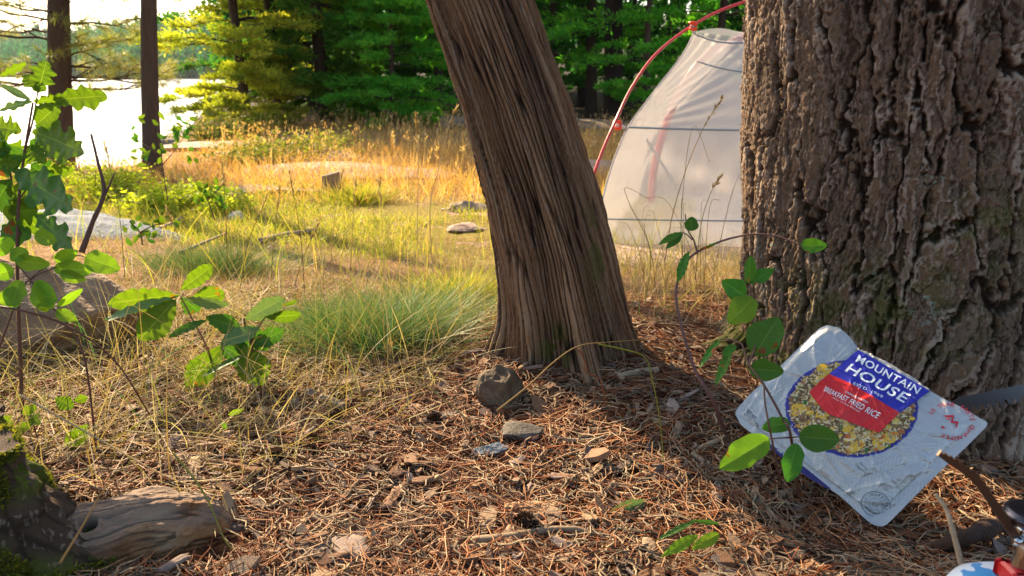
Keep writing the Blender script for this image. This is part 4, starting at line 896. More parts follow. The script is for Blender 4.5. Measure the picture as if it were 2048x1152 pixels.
def text_quad(body, quad, mat, off=.0056, shear=0.0, bold=.0, name='lettering'):
    V, F_ = text_mesh(body, 1, shear, bold); lo, hi = V.min(0), V.max(0); n_ = (V - lo) / (hi - lo); Hq = hom([(0, 1), (1, 1), (1, 0), (0, 0)], [tuple(p) for p in px2uv(quad)])
    def f(V_): w = np.c_[n_, np.ones(len(n_))] @ Hq.T; return w[:, :2] / w[:, 2:]
    return put(name, V, F_, f, mat, off)
text_quad('MOUNTAIN', c3([(822, 152), (1398, 455), (1352, 518), (788, 218)]), P_wht, bold=.012)
text_quad('HOUSE', c3([(752, 238), (1300, 528), (1228, 602), (688, 312)]), P_wht, bold=.012)
text_quad('ESTD. 1969', c3([(776, 414), (1042, 538), (1032, 562), (766, 438)]), P_wht, bold=.006)
text_quad('TM', c3([(1312, 540), (1334, 550), (1330, 558), (1308, 548)]), P_wht)
text_quad('FREEZE-DRIED', c3([(704, 504), (902, 601), (896, 617), (699, 520)]), P_wht, bold=.006)
text_quad('BREAKFAST FRIED RICE', c3([(520, 458), (1026, 706), (984, 752), (499, 499)]), P_wht, bold=.012)
text_quad('With Turkey Sausage', c3([(584, 558), (832, 686), (824, 702), (577, 574)]), P_wht, bold=.0)
text_quad('NET WT', c2([(242, 496), (288, 543), (277, 556), (231, 509)]), P_ink, .0018)
text_quad('4.7 OZ (134g)', c2([(224, 516), (300, 578), (292, 594), (215, 532)]), P_ink, .0018)
text_quad('Serving', c2([(806, 768), (842, 803), (834, 812), (798, 776)]), P_ink, .0018)
text_quad('Suggestion', c2([(782, 774), (836, 822), (829, 831), (774, 784)]), P_ink, .0018)
BASE = np.array([EU / PW, EV / PHt])
def circ_text(body, cpx, rpx, a0, a1, h, mat, name='lettering', bold=.0):
    """letters round a circle in the pouch plane: centre in image px, radius in metres"""
    c = px2uv([cpx])[0]; n = len(body); k = 0
    VV, FF = [], []; nv = 0
    for i, ch in enumerate(body):
        if ch == ' ': continue
        V, F_ = text_mesh(ch, 1, 0, bold); w = V[:, 0].mean(); a = a0 + (a1 - a0) * i / (n - 1); V = (V - [(V[:, 0].min() + V[:, 0].max()) / 2, 0]) * h
        rr = rpx + V[:, 1]; x = V[:, 0] * math.cos(0); px_ = np.stack([rr * math.sin(a) + x * math.cos(a), -(rr * math.cos(a)) + x * math.sin(a)], -1)
        VV.append(c + px_ / np.array([PW, PHt])); FF += [tuple(q + nv for q in f) for f in F_]; nv += len(V)
    V = np.vstack(VV); return put(name, V, FF, lambda q: V, mat, .0020)
circ_text('30 YEAR TASTE GUARANTEE', c2([(1258, 558)])[0], .0185, R(-105), R(165), .0066, P_redink, bold=.008)
circ_text('INSPECTED', c2([(880, 974)])[0], .0095, R(-75), R(75), .0042, P_ink)
circ_text('FOR WHOLESOMENESS', c2([(880, 974)])[0], .0060, R(-80), R(260), .0020, P_ink, bold=0)
circ_text('DEPARTMENT OF AGRICULTURE', c2([(880, 974)])[0], .0098, R(95), R(265), .0022, P_ink, bold=0)
text_quad('U.S.', c2([(868, 962), (898, 976), (890, 992), (860, 978)]), P_ink, .0014)
def ring_mesh(name, cpx, r0, r1, mat, off=.0013):
    c = px2uv([cpx])[0]; a = np.linspace(0, 2 * np.pi, 60, endpoint=False); rr = np.array([r0, r1]); uv = c + np.stack([np.cos(a)[:, None] * rr / PW, np.sin(a)[:, None] * rr / PHt], -1)
    mb = MB(); mb.add(pw(uv, off), grid_faces(60, 2, True)); return mb.build(name, mat, FRONT)
ring_mesh('stamp_ring', c2([(880, 974)])[0], .0140, .0146, P_ink); 
c4 = lambda L: [(1800 + x / 3.097, 780 + y / 3.097) for x, y in L]
mb = MB()
def poly(L): p = px2uv(c4(L)); mb.add(pw(p, .0022), np.arange(len(p))[None], 0)
poly([(264, 165), (332, 158), (334, 174), (290, 173)]); poly([(332, 158), (334, 170), (326, 206), (312, 208)]); poly([(312, 198), (362, 197), (360, 210), (326, 210)]); poly([(362, 197), (354, 238), (344, 236), (350, 208)]); poly([(285, 180), (306, 180), (304, 197)]); poly([(258, 224), (283, 242), (258, 245)])
mb.build('mountain_emblem', P_redink, FRONT, smooth=False)

# ------------------------------------------------------------------ saw blade behind the pouch
steel = NT('dull_steel'); steel_m = steel.pbr(lin('5a5f66'), .42, .5, metal=.85, normal=steel.bump(steel.noise(50, 4), .001, .3))
saw = thing('pruning_saw', 'dark steel saw blade with round gullets sticking out behind the pouch', 'saw', PD(2048, 800, .93))
def saw_blade():
    o, e = PD(1880, 822, 1.0), PD(2120, 778, .90); d = e - o; L = np.linalg.norm(d); d /= L; nrm = norm(np.cross(d, [0, .35, 1.])); up = np.cross(nrm, d); up = up if up[2] > 0 else -up
    n = 400; s = np.linspace(0, 1, n); top = .010 * ss(0, .25, s) ** .5 + .002 + .002 * s; ph = (s * 15) % 1; bot = -.006 - .001 * ss(0, .2, s) + .0068 * np.clip(1 - ((ph - .5) / .30) ** 2, 0, 1) ** .5
    V = [];
    for zoff in (.0006, -.0006):
        V.append(np.stack([o + d * s_ * L + up * t_ + nrm * zoff for s_, t_ in zip(s, top)])); V.append(np.stack([o + d * s_ * L + up * b_ + nrm * zoff for s_, b_ in zip(s, bot)]))
    V = np.stack([V[0], V[1], V[3], V[2], V[0]], 1); mb = MB(); mb.add(V, grid_faces(n, 5)); mb.build('blade', steel_m, saw, smooth=False)
    p0 = e; mb = MB(); tubes(mb, spline([e - d * .01, e + d * .05, e + d * .11 - up * .01, e + d * .15 - up * .025], 20), np.interp(np.linspace(0, 1, 20), [0, .2, .8, 1], [.013, .016, .015, .011]), 14); t = NT('black_handle'); mb.build('handle', t.pbr(lin('26282a'), .6), saw)
saw_blade()
# ------------------------------------------------------------------ camp stove
def lathe(mb, c, prof, n=40, m=0, axis=None):
    th = np.linspace(0, 2 * np.pi, n, endpoint=False); pr = np.array(prof); V = np.stack([c[0] + np.cos(th)[:, None] * pr[None, :, 0], c[1] + np.sin(th)[:, None] * pr[None, :, 0], c[2] + 0 * th[:, None] + pr[None, :, 1]], -1); mb.add(V, grid_faces(n, len(pr), True), m, rnd=.5)
SX, SY = .404, .518; ztop = .109; cb = tz(SX, SY)
root = thing('camp_stove', 'small gas stove with folding pot supports on a white canister at the bottom right corner', 'camp stove', (SX, SY, cb))
t = NT('canister_paint'); w = t.n('TexVoronoi'); w.inputs['Scale'].default_value = 45; t.l(t.n('TexCoord').outputs['Object'], w.inputs['Vector'])
cb_c = t.mix(t.math('GREATER_THAN', t.noise(35, 2, sx=(1, 1, .3)), .55), lin('d8e0e8'), lin('4a90c8')); can_m = t.pbr(cb_c, .3, .5, coat=.4)
mb = MB(); hgt = ztop - cb; lathe(mb, (SX, SY, cb - .004), [(0, 0), (.046, 0), (.052, .004), (.0545, .012), (.0545, hgt - .030), (.053, hgt - .022), (.047, hgt - .010), (.036, hgt - .002), (.02, hgt + .002), (.012, hgt + .003), (0, hgt + .003)], 72); mb.build('gas_canister', can_m, root)
t = NT('chrome'); chrome = t.pbr(lin('b8bcc0'), .16, .5, metal=1.0); t = NT('red_plastic'); redp = t.pbr(lin('b81c1a'), .35, .5)
t = NT('burner_steel'); burn = t.pbr(lin('4c4a52'), .28, .5, metal=.9); t = NT('bronze_steel'); bronze = t.pbr(lin('6e523e'), .38, .5, metal=.7)
def box(mb, c, s, bev=.15, ang=0, **k):
    x, y, z = [q / 2 for q in s]; b = min(s) * bev; P_ = []
    for zz, e in ((-z, b), (-z + b, 0), (z - b, 0), (z, b)):
        for sx, sy in ((1, 1), (-1, 1), (-1, -1), (1, -1)):
            for j in (0, 1):
                cxn = (x - e - (b if (j == 0) == (sx * sy > 0) else 0)) * sx; cyn = (y - e - (b if (j == 1) == (sx * sy > 0) else 0)) * sy
                P_.append((cxn * math.cos(ang) - cyn * math.sin(ang) + c[0], cxn * math.sin(ang) + cyn * math.cos(ang) + c[1], zz + c[2]))
    P_ = np.array(P_).reshape(4, 8, 3); f = []
    for i in range(3):
        for j in range(8): f.append([i * 8 + j, i * 8 + (j + 1) % 8, (i + 1) * 8 + (j + 1) % 8, (i + 1) * 8 + j])
    mb.add(P_, np.array(f), 0, rnd=.5); o8 = mb.n - 32; mb.f.append(np.array([list(range(o8 + 7, o8 - 1, -1)), list(range(o8 + 24, o8 + 32))])); mb.m.append(np.zeros(2))
mb = MB(); box(mb, (SX, SY, ztop + .008), (.030, .026, .015)); mb.build('valve_block', redp, root, smooth=False)
mb = MB(); lathe(mb, (SX, SY, ztop + .014), [(0, 0), (.0085, 0), (.0085, .004), (.0075, .008), (.0070, .014), (.0085, .022), (.0100, .028), (.0105, .036), (.0095, .038), (0, .038)]); mb.build('burner_tube', chrome, root)
mb = MB()
for a in (0, 2.1, 4.2): tubes(mb, np.array([[SX + .008 * math.cos(a + 3.6), SY + .008 * math.sin(a + 3.6), ztop + .042], [SX + .017 * math.cos(a + 3.6), SY + .017 * math.sin(a + 3.6), ztop + .043]]), .0035, 12)
mb.build('hinge_pin', chrome, root)
mb = MB(); lathe(mb, (SX, SY, ztop + .050), [(0, 0), (.008, .0), (.0185, .006), (.0205, .010), (.0198, .0135), (.015, .0155), (0, .0165)], 48); mb.build('burner_head', burn, root)
mb = MB(); tubes(mb, spline([(SX + .01, SY - .012, ztop + .008), (SX + .045, SY - .03, ztop + .006), (SX + .085, SY - .04, ztop - .004)], 12), .0016, 8); mb.build('flame_adjuster', chrome, root)
def arm(pts, w0, w1, teeth=True):
    pts = spline(pts, 60); T = norm(np.gradient(pts, axis=0)); s = np.linspace(0, 1, 60); sd = norm(np.cross(T, [0, 0, 1])); up = np.cross(sd, T); w = np.interp(s, [0, .5, .85, 1], [w0, w0 * .9, w1, w1 * .5])
    th = .0012 * (np.abs((s * 14) % 1 - .5) * 4 * (s > .5)) if teeth else 0 * s
    q = np.stack([pts + up * (w / 2 + th)[:, None] - sd * .0009, pts + up * (w / 2 + th)[:, None] + sd * .0009, pts - up * (w / 2)[:, None] + sd * .0009, pts - up * (w / 2)[:, None] - sd * .0009], 1)
    mb = MB(); mb.add(np.concatenate([q, q[:, :1]], 1), grid_faces(60, 5)); mb.f.append(np.array([[3, 2, 1, 0], [295, 296, 297, 298]])); mb.m.append(np.zeros(2)); mb.build('pot_support', bronze, root, smooth=False)
hub = np.array([SX - .012, SY - .004, ztop + .043])
arm([hub, PD(1975, 990, .575), PD(1950, 958, .57), PD(1912, 930, .565), PD(1876, 908, .56)], .0066, .0042)
arm([hub + [.02, .012, 0], (SX + .045, SY + .03, ztop + .06), (SX + .075, SY + .05, ztop + .075)], .0105, .0075)
arm([hub + [.018, -.01, 0], (SX + .035, SY - .035, ztop + .06), (SX + .05, SY - .065, ztop + .075)], .0105, .0075)

# ------------------------------------------------------------------ broad leaves
def leaf(root, base, tip, w, kind='round', mat='leaf_round', roll=0.0, curl=.12, fold=.18, nrm=None, bend=0.0):
    base, tip = np.asarray(base, float), np.asarray(tip, float); T = tip - base; L = np.linalg.norm(T); T /= L
    cd = norm(np.array([0, 0, H0]) - (base + tip) / 2)
    n0 = cd if nrm is None else norm(np.asarray(nrm, float))
    n0 = norm(n0 - T * (n0 @ T)); S = np.cross(T, n0); ca, sa = math.cos(roll), math.sin(roll); n1 = n0 * ca + S * sa; S = np.cross(T, n1)
    nt = 48; t_ = np.linspace(0, 1, nt); sd = rng.integers(1, 900)
    if kind == 'round': env = np.sin(np.pi * t_ ** .85) ** .62; ed = 1 + .03 * (((t_ * 22) % 1) - .5)
    elif kind == 'lance': env = np.sin(np.pi * t_ ** .9) ** .9; ed = 1 + .04 * (((t_ * 18) % 1) - .5)
    elif kind == 'crenate': env = np.sin(np.pi * np.clip(t_, 0, 1) ** 1.25) ** .7; ed = 1 + .13 * (np.abs(((t_ * 8) % 1) - .5) * -2 + .5)
    else: env = (np.sin(np.pi * t_ ** 1.15) ** .65); ed = .52 + .62 * (1 - np.abs(((t_ * 3.6 + .15) % 1) * 2 - 1)) ** .8
    sx = np.array([-1, -.66, -.33, -.06, 0, .06, .33, .66, 1.]); 
    wl = env * (ed + .12 * vn(t_ * 5, 0 * t_ + sd, 5)); wr = env * (np.roll(ed, 2 if kind == 'oak' else 0) + .12 * vn(t_ * 5, 0 * t_ + sd + 7, 6)); wl[0] = wr[0] = .02; wl[-1] = wr[-1] = .02
    W = np.where(sx[None] < 0, wl[:, None], wr[:, None]) * np.abs(sx)[None] * w / 2
    X_ = t_[:, None] * L - np.sign(sx)[None] ** 2 * 0; off = np.sign(sx)[None] * W + bend * L * np.sin(np.pi * t_)[:, None]
    z = fold * W - curl * L * (t_[:, None] ** 2) + .04 * w * vn(t_[:, None] * 6 + sd, sx[None] * 2.2, 8) * (np.abs(sx)[None] > .3) + .05 * w * np.abs(sx)[None] ** 2 * np.sin(t_ * 40 + sd)[:, None] * (kind != 'round')
    V = base + T * (X_ + 0 * z)[..., None] + S * off[..., None] + n1 * (z + curl * L * .5 * 0)[..., None]
    mb = MB(); mb.add(V, grid_faces(nt, 9), 0, ls=np.broadcast_to(sx[None], z.shape).ravel(), lt=np.broadcast_to(t_[:, None], z.shape).ravel())
    return mb.build('leaf', M[mat], root)
def stems(root, paths, mat='stalk', name='stem'):
    mb = MB()
    for pts, r0, r1 in paths: c = spline(pts, 36); tubes(mb, c, np.linspace(r0, r1, 36), 6, rnd=.5)
    mb.build(name, M[mat] if isinstance(mat, str) else mat, root)
def D(px, py, d): return PD(px, py, d)

# right sapling in front of the pouch
g0 = G(1463, 868)
root = thing('sapling', 'young sapling with a hooked purple stem and small leaves before the tent', 'sapling', g0)
d = .96
stems(root, [([g0 - [0, 0, .02], D(1425, 800, .97), D(1390, 740, .98), D(1362, 650, .99), D(1352, 580, 1.0), D(1375, 520, 1.0), D(1430, 487, 1.0), D(1500, 469, 1.0), D(1560, 474, .99), D(1606, 493, .97)], .0026, .0009),
             ([D(1395, 508, 1.0), D(1388, 482, 1.0), D(1376, 460, 1.0), D(1370, 428, 1.0)], .0013, .0007), ([D(1385, 480, 1.0), D(1372, 468, 1.0), D(1360, 464, 1.0)], .0010, .0006)], ramp_mat('purple_stem', ['503838', '684a44', '5c4638'], .5))
for b, t2, w, k, m_, r in [((1382, 462), (1384, 434), .019, 'round', 'leaf_dark', .2), ((1364, 465), (1317, 486), .011, 'lance', 'leaf_right', .5), ((1366, 467), (1332, 496), .011, 'lance', 'leaf_dark', .2), ((1378, 502), (1352, 564), .014, 'lance', 'leaf_right', .5), ((1400, 498), (1437, 488), .006, 'lance', 'leaf_right', .8), ((1602, 491), (1652, 492), .019, 'round', 'leaf_right', .1)]:
    leaf(root, D(*b, .99 if b[0] < 1500 else .97), D(*t2, .985 if b[0] < 1500 else .95), w, k, m_, r)
g1 = G(1601, 985)
root = thing('sapling', 'thin twin stemmed sapling with round leaves hanging over the silver pouch', 'sapling', g1)
stems(root, [([g1 - [0, 0, .02], D(1582, 875, .80), D(1564, 835, .80), D(1528, 770, .81), D(1498, 728, .83), D(1484, 688, .85)], .0019, .0009), ([G(1570, 965) - [0, 0, .02], D(1544, 880, .80), D(1531, 812, .80), D(1528, 770, .81)], .0013, .0009),
             ([D(1498, 728, .83), D(1510, 690, .84), D(1508, 640, .86), D(1502, 600, .88), D(1500, 566, .88)], .0011, .0007), ([D(1484, 688, .85), D(1463, 680, .86), D(1441, 678, .86)], .0010, .0006), ([D(1582, 875, .80), D(1560, 876, .79), D(1537, 878, .78)], .0009, .0006), ([D(1582, 875, .80), D(1593, 874, .79), D(1602, 873, .78)], .0009, .0006)], ramp_mat('brown_stem', ['4c3430', '604438', '7a6a4c'], .5))
for b, t2, dd, w, k, m_, r in [((1499, 567), (1503, 512), .88, .015, 'round', 'leaf_right', .3), ((1499, 567), (1550, 535), .88, .016, 'lance', 'leaf_right', -.3), ((1491, 592), (1446, 562), .88, .024, 'round', 'leaf_right', .2), ((1508, 597), (1458, 645), .87, .030, 'round', 'leaf_round', .1),
        ((1510, 709), (1556, 635), .84, .037, 'round', 'leaf_dark', -.15), ((1499, 737), (1568, 744), .83, .024, 'round', 'leaf_dark', .2), ((1441, 678), (1397, 733), .86, .009, 'lance', 'leaf_right', .6), ((1463, 702), (1428, 770), .86, .012, 'lance', 'leaf_right', .5), ((1470, 690), (1447, 712), .86, .011, 'round', 'leaf_right', .4),
        ((1580, 845), (1526, 856), .80, .018, 'round', 'leaf_right', .1), ((1598, 873), (1680, 880), .78, .029, 'round', 'leaf_dark', .1), ((1538, 877), (1441, 936), .77, .028, 'round', 'leaf_round', .05), ((1593, 887), (1576, 964), .78, .021, 'round', 'leaf_right', -.2)]:
    leaf(root, D(*b, dd), D(*t2, dd - .01), w, k, m_, r, curl=.08)
q0 = G(1460, 1100); root = thing('seedling', 'low seedling with narrow yellowing leaves lying on the shadow edge', 'seedling', q0)
stems(root, [([q0, D(1445, 1072, .80), D(1400, 1068, .79)], .0010, .0006), ([q0, D(1440, 1055, .8), D(1420, 1045, .8)], .0008, .0005), ([q0, D(1520, 1062, .80), D(1560, 1085, .8)], .0009, .0005)], 'stalk')
for b, t2, w, k, m_, r in [((1398, 1070), (1324, 1110), .012, 'lance', 'leaf_round', .2), ((1438, 1068), (1386, 1096), .013, 'round', 'leaf_round', .1), ((1440, 1048), (1384, 1040), .005, 'lance', 'leaf_dark', .2), ((1395, 1040), (1312, 1076), .006, 'lance', 'leaf_dark', .4)]: leaf(root, D(*b, .79), D(*t2, .78), w, k, m_, r)
root = thing('fallen_leaf', 'curled fallen green and grey leaf alone on the needle litter', 'leaf', G(1260, 1035)); o_ = leaf(root, G(1296, 1018, .012), G(1210, 1044, .006), .017, 'crenate', 'leaf_pale', .2, curl=.1, fold=.5)
root = thing('fallen_leaf', 'upright dry tan leaf at the foot of the fine green grass tuft', 'leaf', G(772, 722))
M['leaf_tan'] = leaf_mat('tan_leaf', 'b08a54', 'c8a468', 'd8c08c', '8a5a2c', .35); q0 = G(770, 722); leaf(root, q0, q0 + [.012, 0, .045], .018, 'lance', 'leaf_tan', .2)

# central oak seedlings
dc = 1.22
q0 = G(428, 772); root = thing('oak_seedling', 'oak seedling with broad backlit wavy leaves held above the straw', 'seedling', q0)
stems(root, [([q0 - [0, 0, .02], D(419, 710, dc), D(383, 635, dc), D(361, 593, dc)], .0019, .0012)], ramp_mat('reddish_stem', ['7a4a34', '8c5a40', '6a4a38'], .5))
for b, t2, dd, w, k, m_, r, cu in [((359, 590), (222, 601), 0, .046, 'crenate', 'leaf_oak', -.5, -.10), ((361, 592), (204, 630), -.04, .024, 'crenate', 'leaf_pale', .95, .1), ((361, 580), (428, 531), .03, .030, 'crenate', 'leaf_oak', .3, .1), ((378, 600), (453, 588), .04, .038, 'crenate', 'leaf_oak', .1, .1),
        ((352, 598), (278, 680), -.03, .048, 'crenate', 'leaf_oak', .1, .1), ((365, 596), (445, 618), -.05, .022, 'crenate', 'leaf_pale', .8, .15), ((412, 634), (477, 656), -.02, .032, 'crenate', 'leaf_dark', .3, .1), ((415, 640), (334, 670), -.02, .018, 'crenate', 'leaf_dark', .7, .1), ((361, 594), (400, 625), .03, .03, 'crenate', 'leaf_dark', .2, .1)]:
    leaf(root, D(*b, dc), D(*t2, dc + dd), w, k, m_, r, cu)
q0 = G(508, 770); root = thing('oak_seedling', 'lower oak seedling with dark leaves and two bright hanging leaves', 'seedling', q0)
stems(root, [([q0 - [0, 0, .02], D(505, 700, dc), D(492, 660, dc), D(488, 636, dc)], .0019, .0012), ([D(500, 690, dc), D(520, 650, dc), D(532, 632, dc)], .0012, .0008)], 'stalk')
for b, t2, dd, w, k, m_, r, cu in [((488, 640), (570, 598), .02, .034, 'crenate', 'leaf_pale', .3, .1), ((530, 634), (607, 632), .05, .022, 'crenate', 'leaf_oak', .4, .1), ((565, 611), (602, 601), .05, .008, 'lance', 'leaf_oak', .2, .1), ((520, 655), (443, 684), -.05, .030, 'crenate', 'leaf_pale', .5, .1),
        ((487, 690), (524, 771), .0, .050, 'crenate', 'leaf_oak', .1, .1), ((450, 688), (370, 778), .0, .044, 'crenate', 'leaf_oak', .0, .1), ((500, 690), (570, 662), .03, .030, 'crenate', 'leaf_dark', .2, .1), ((502, 704), (403, 746), -.05, .012, 'crenate', 'leaf_dark', .8, .1), ((440, 690), (500, 720), .02, .04, 'crenate', 'leaf_dark', .1, .1), ((470, 650), (500, 710), .03, .036, 'crenate', 'leaf_dark', .2, .1), ((490, 650), (540, 700), .03, .034, 'crenate', 'leaf_dark', -.3, .1)]:
    leaf(root, D(*b, dc), D(*t2, dc + dd), w, k, m_, r, cu)

# left oak sapling, tall
dl = 1.05
q0 = D(30, 800, dl); q0[2] = tz(q0[0], q0[1]); root = thing('oak_sapling', 'tall oak sapling with large lobed leaves at the left edge against the lake', 'sapling', q0)
stems(root, [([q0 - [0, 0, .02], D(35, 560, dl), D(38, 400, dl), D(50, 300, dl), D(66, 205, dl)], .0026, .0014), ([D(40, 470, dl), D(25, 380, dl + .03), D(15, 290, dl + .05)], .0020, .0012), ([D(52, 290, dl), D(66, 240, dl), D(75, 188, dl), D(78, 180, dl)], .0014, .0008), ([D(38, 400, dl), D(55, 375, dl), D(72, 350, dl)], .0014, .0008)], 'stalk')
for b, t2, dd, w, k, m_, r, cu in [((76, 186), (94, 122), 0, .034, 'oak', 'leaf_oak', .2, .1), ((76, 184), (50, 145), 0, .024, 'oak', 'leaf_oak', .3, .1), ((0, 152), (52, 128), 0, .012, 'oak', 'leaf_oak', .3, .1), ((105, 200), (219, 190), -.02, .034, 'oak', 'leaf_oak', .2, -.05), ((66, 203), (132, 198), 0, .020, 'oak', 'leaf_oak', .6, .1), ((66, 202), (0, 216), -.03, .014, 'oak', 'leaf_pale', .6, .15), ((62, 200), (0, 172), 0, .012, 'lance', 'leaf_pale', .5, -.1),
        ((122, 206), (70, 250), 0, .030, 'crenate', 'leaf_oak', .2, .1), ((66, 262), (192, 312), -.04, .052, 'oak', 'leaf_oak', .1, -.15), ((44, 262), (-20, 250), 0, .036, 'oak', 'leaf_oak', .2, .1), ((92, 326), (50, 290), 0, .034, 'oak', 'leaf_oak', .1, .1), ((30, 345), (168, 425), -.06, .055, 'oak', 'leaf_dark', .2, -.1), ((50, 300), (-30, 345), .02, .05, 'oak', 'leaf_dark', .1, .1),
        ((70, 430), (162, 503), -.05, .040, 'oak', 'leaf_dark', .4, -.1), ((0, 462), (58, 470), 0, .042, 'oak', 'leaf_dark', .1, .1), ((5, 425), (78, 420), .03, .046, 'oak', 'leaf_oak', .2, .1), ((85, 338), (148, 342), .02, .020, 'oak', 'leaf_oak', .3, .1), ((-5, 326), (36, 326), 0, .018, 'oak', 'leaf_oak', .2, .1), ((60, 300), (130, 262), .05, .05, 'oak', 'leaf_dark', .2, .1), ((-10, 290), (60, 330), .06, .05, 'oak', 'leaf_oak', .0, .1), ((20, 360), (-20, 420), .05, .05, 'oak', 'leaf_dark', .3, .1), ((10, 380), (70, 395), .04, .035, 'oak', 'leaf_oak', -.3, .1), ((60, 330), (120, 365), .04, .04, 'oak', 'leaf_dark', -.2, .1), ((20, 300), (-40, 270), .04, .05, 'oak', 'leaf_dark', -.2, .1), ((20, 400), (90, 470), .06, .05, 'oak', 'leaf_oak', -.2, .1)]:
    leaf(root, D(*b, dl), D(*t2, dl + dd), w, k, m_, r, cu)
# serviceberry at left
ds = .98
q0 = D(185, 870, ds); q0[2] = tz(q0[0], q0[1]); root = thing('serviceberry', 'slender shrub with oval toothed leaves over the brown boulder', 'shrub', q0)
stems(root, [([q0 - [0, 0, .02], D(172, 730, ds), D(140, 655, ds), D(105, 615, ds), D(60, 560, ds), D(20, 510, ds)], .0014, .0008), ([D(-20, 610, ds - .05), D(60, 625, ds - .05), D(140, 655, ds - .04), D(230, 722, ds - .02), D(300, 830, ds + .02)], .0016, .0010), ([D(60, 560, ds), D(85, 545, ds), D(110, 535, ds), D(150, 512, ds), D(170, 514, ds)], .0011, .0006), ([D(-10, 720, ds), D(15, 650, ds), D(45, 575, ds), D(95, 530, ds)], .0016, .0008)], 'stalk')
for b, t2, w, r in [((110, 522), (152, 503), .019, .2), ((108, 537), (182, 541), .023, .1), ((170, 514), (236, 538), .029, .05), ((120, 548), (168, 560), .018, .4), ((30, 520), (94, 530), .022, .3), ((28, 540), (-15, 550), .024, .1), ((62, 580), (110, 600), .032, .2), ((115, 612), (163, 581), .011, .2), ((100, 618), (72, 612), .012, .2), ((112, 622), (151, 640), .016, .1), ((45, 585), (-5, 605), .026, .2), ((55, 500), (20, 520), .02, .3), ((75, 560), (105, 615), .022, -.3), ((20, 505), (-10, 480), .03, .1), ((40, 560), (20, 620), .028, .5), ((70, 470), (110, 482), .022, .3)]:
    leaf(root, D(*b, ds), D(*t2, ds - .01), w, 'round', 'leaf_round', r, .1)
# small ground leaves bottom left
q0 = G(80, 900); root = thing('seedling', 'low seedling with glowing yellow green toothed leaves in the straw at lower left', 'seedling', q0)
stems(root, [([q0, D(70, 860, 1.0), D(60, 830, 1.02)], .0012, .0007), ([q0, D(120, 860, 1.0), D(150, 850, 1.02)], .0012, .0007)], 'stalk')
for b, t2, w in [((176, 848), (130, 900), .026), ((66, 852), (28, 856), .014), ((20, 830), (-5, 872), .03), ((110, 795), (146, 815), .018), ((148, 802), (174, 795), .012), ((45, 830), (70, 812), .014), ((80, 850), (60, 830), .016)]: leaf(root, D(*b, 1.0), D(*t2, 1.0), w, 'crenate', 'leaf_oak', .1)
root = thing('seedling', 'tiny seedling with two yellow green leaves in the straw', 'seedling', G(470, 850)); q0 = G(468, 850); stems(root, [([q0, D(455, 828, 1.06), D(450, 815, 1.06)], .0009, .0005)], 'stalk'); leaf(root, D(456, 830, 1.06), D(488, 818, 1.06), .008, 'lance', 'leaf_round'); leaf(root, D(452, 858, 1.05), D(444, 845, 1.05), .007, 'round', 'leaf_round')

# leafy plants in the middle distance
def leafy(name, label, x, y, z, r, h, n, L, cat, mat='leaf_mass', seedn=0, group=None, trunk=True, shape=1.0):
    root = thing(name, label, cat, (x, y, z), group); k = max(5, int(n / 60)); st = MB(); tips = []
    a = rng.uniform(0, 6.28, k); rr = r * np.sqrt(rng.random(k)); hh = h * rng.uniform(.55, 1.0, k) * (1 - .45 * (rr / r) ** 2)
    t_ = np.linspace(0, 1, 5)[None]; pth = np.stack([x + np.cos(a)[:, None] * rr[:, None] * t_, y + np.sin(a)[:, None] * rr[:, None] * t_, z - .02 + hh[:, None] * t_ ** .8], -1)
    tubes(st, pth, .004 * (1 - .7 * t_) * (1 + h), 4, cap=False, rnd=.4); st.build('stem', M['stalk'], root)
    i = rng.integers(0, k, n); u = rng.uniform(.25, 1.05, n); i0 = np.minimum((u * 4).astype(int), 3); P_ = pth[i, i0] + (pth[i, i0 + 1] - pth[i, i0]) * (u * 4 - i0)[:, None] + rng.normal(0, .16 * r + .01, (n, 3)) * [1, 1, .6]
    fb = MB(); diamonds(fb, P_, rng.normal(size=(n, 3)) * [1, 1, .5], L * rng.uniform(.6, 1.3, n), L * .45 * rng.uniform(.7, 1.2, n), np.clip(rng.random(k)[i] * .6 + rng.random(n) * .4, 0, 1)); fb.build('foliage', mat_mass[mat], root, smooth=False); return root
mat_mass = {'leaf_mass': ramp_mat('yellow_green_leaves', ['6a7c1c', '8a9a24', 'a8b030', 'bcbc44', '5a7c20'], .6, .5), 'juniper': ramp_mat('juniper_foliage', ['4c5a24', '66702c', '82803a', '9a9444'], .7, .35), 'green_mass': ramp_mat('mid_green_leaves', ['3c7424', '569028', '74a430', '90b43c'], .55, .5)}
GS = 'leafy shrubs on the bank under the lakeside pines'
for i, (px, py, r, h, lab) in enumerate([(190, 400, .32, .24, 'yellow green shrub on the bank between the two lakeside pines'), (245, 378, .24, .16, 'low yellow green shrub touching the foot of the bare pine trunk'), (395, 405, .22, .15, 'pale green ground shrub right of the bare pine trunk'), (90, 380, .3, .24, 'yellow green shrub under the leftmost lakeside pine'), (330, 420, .26, .18, 'flat leafy clump in the shade before the bare pine trunk'), (450, 425, .16, .16, 'small leafy clump at the edge of the bright grass')]):
    q = G(px, py); leafy('shrub', lab, q[0], q[1], q[2], r, h, 1500, .035, 'shrub', group=GS)
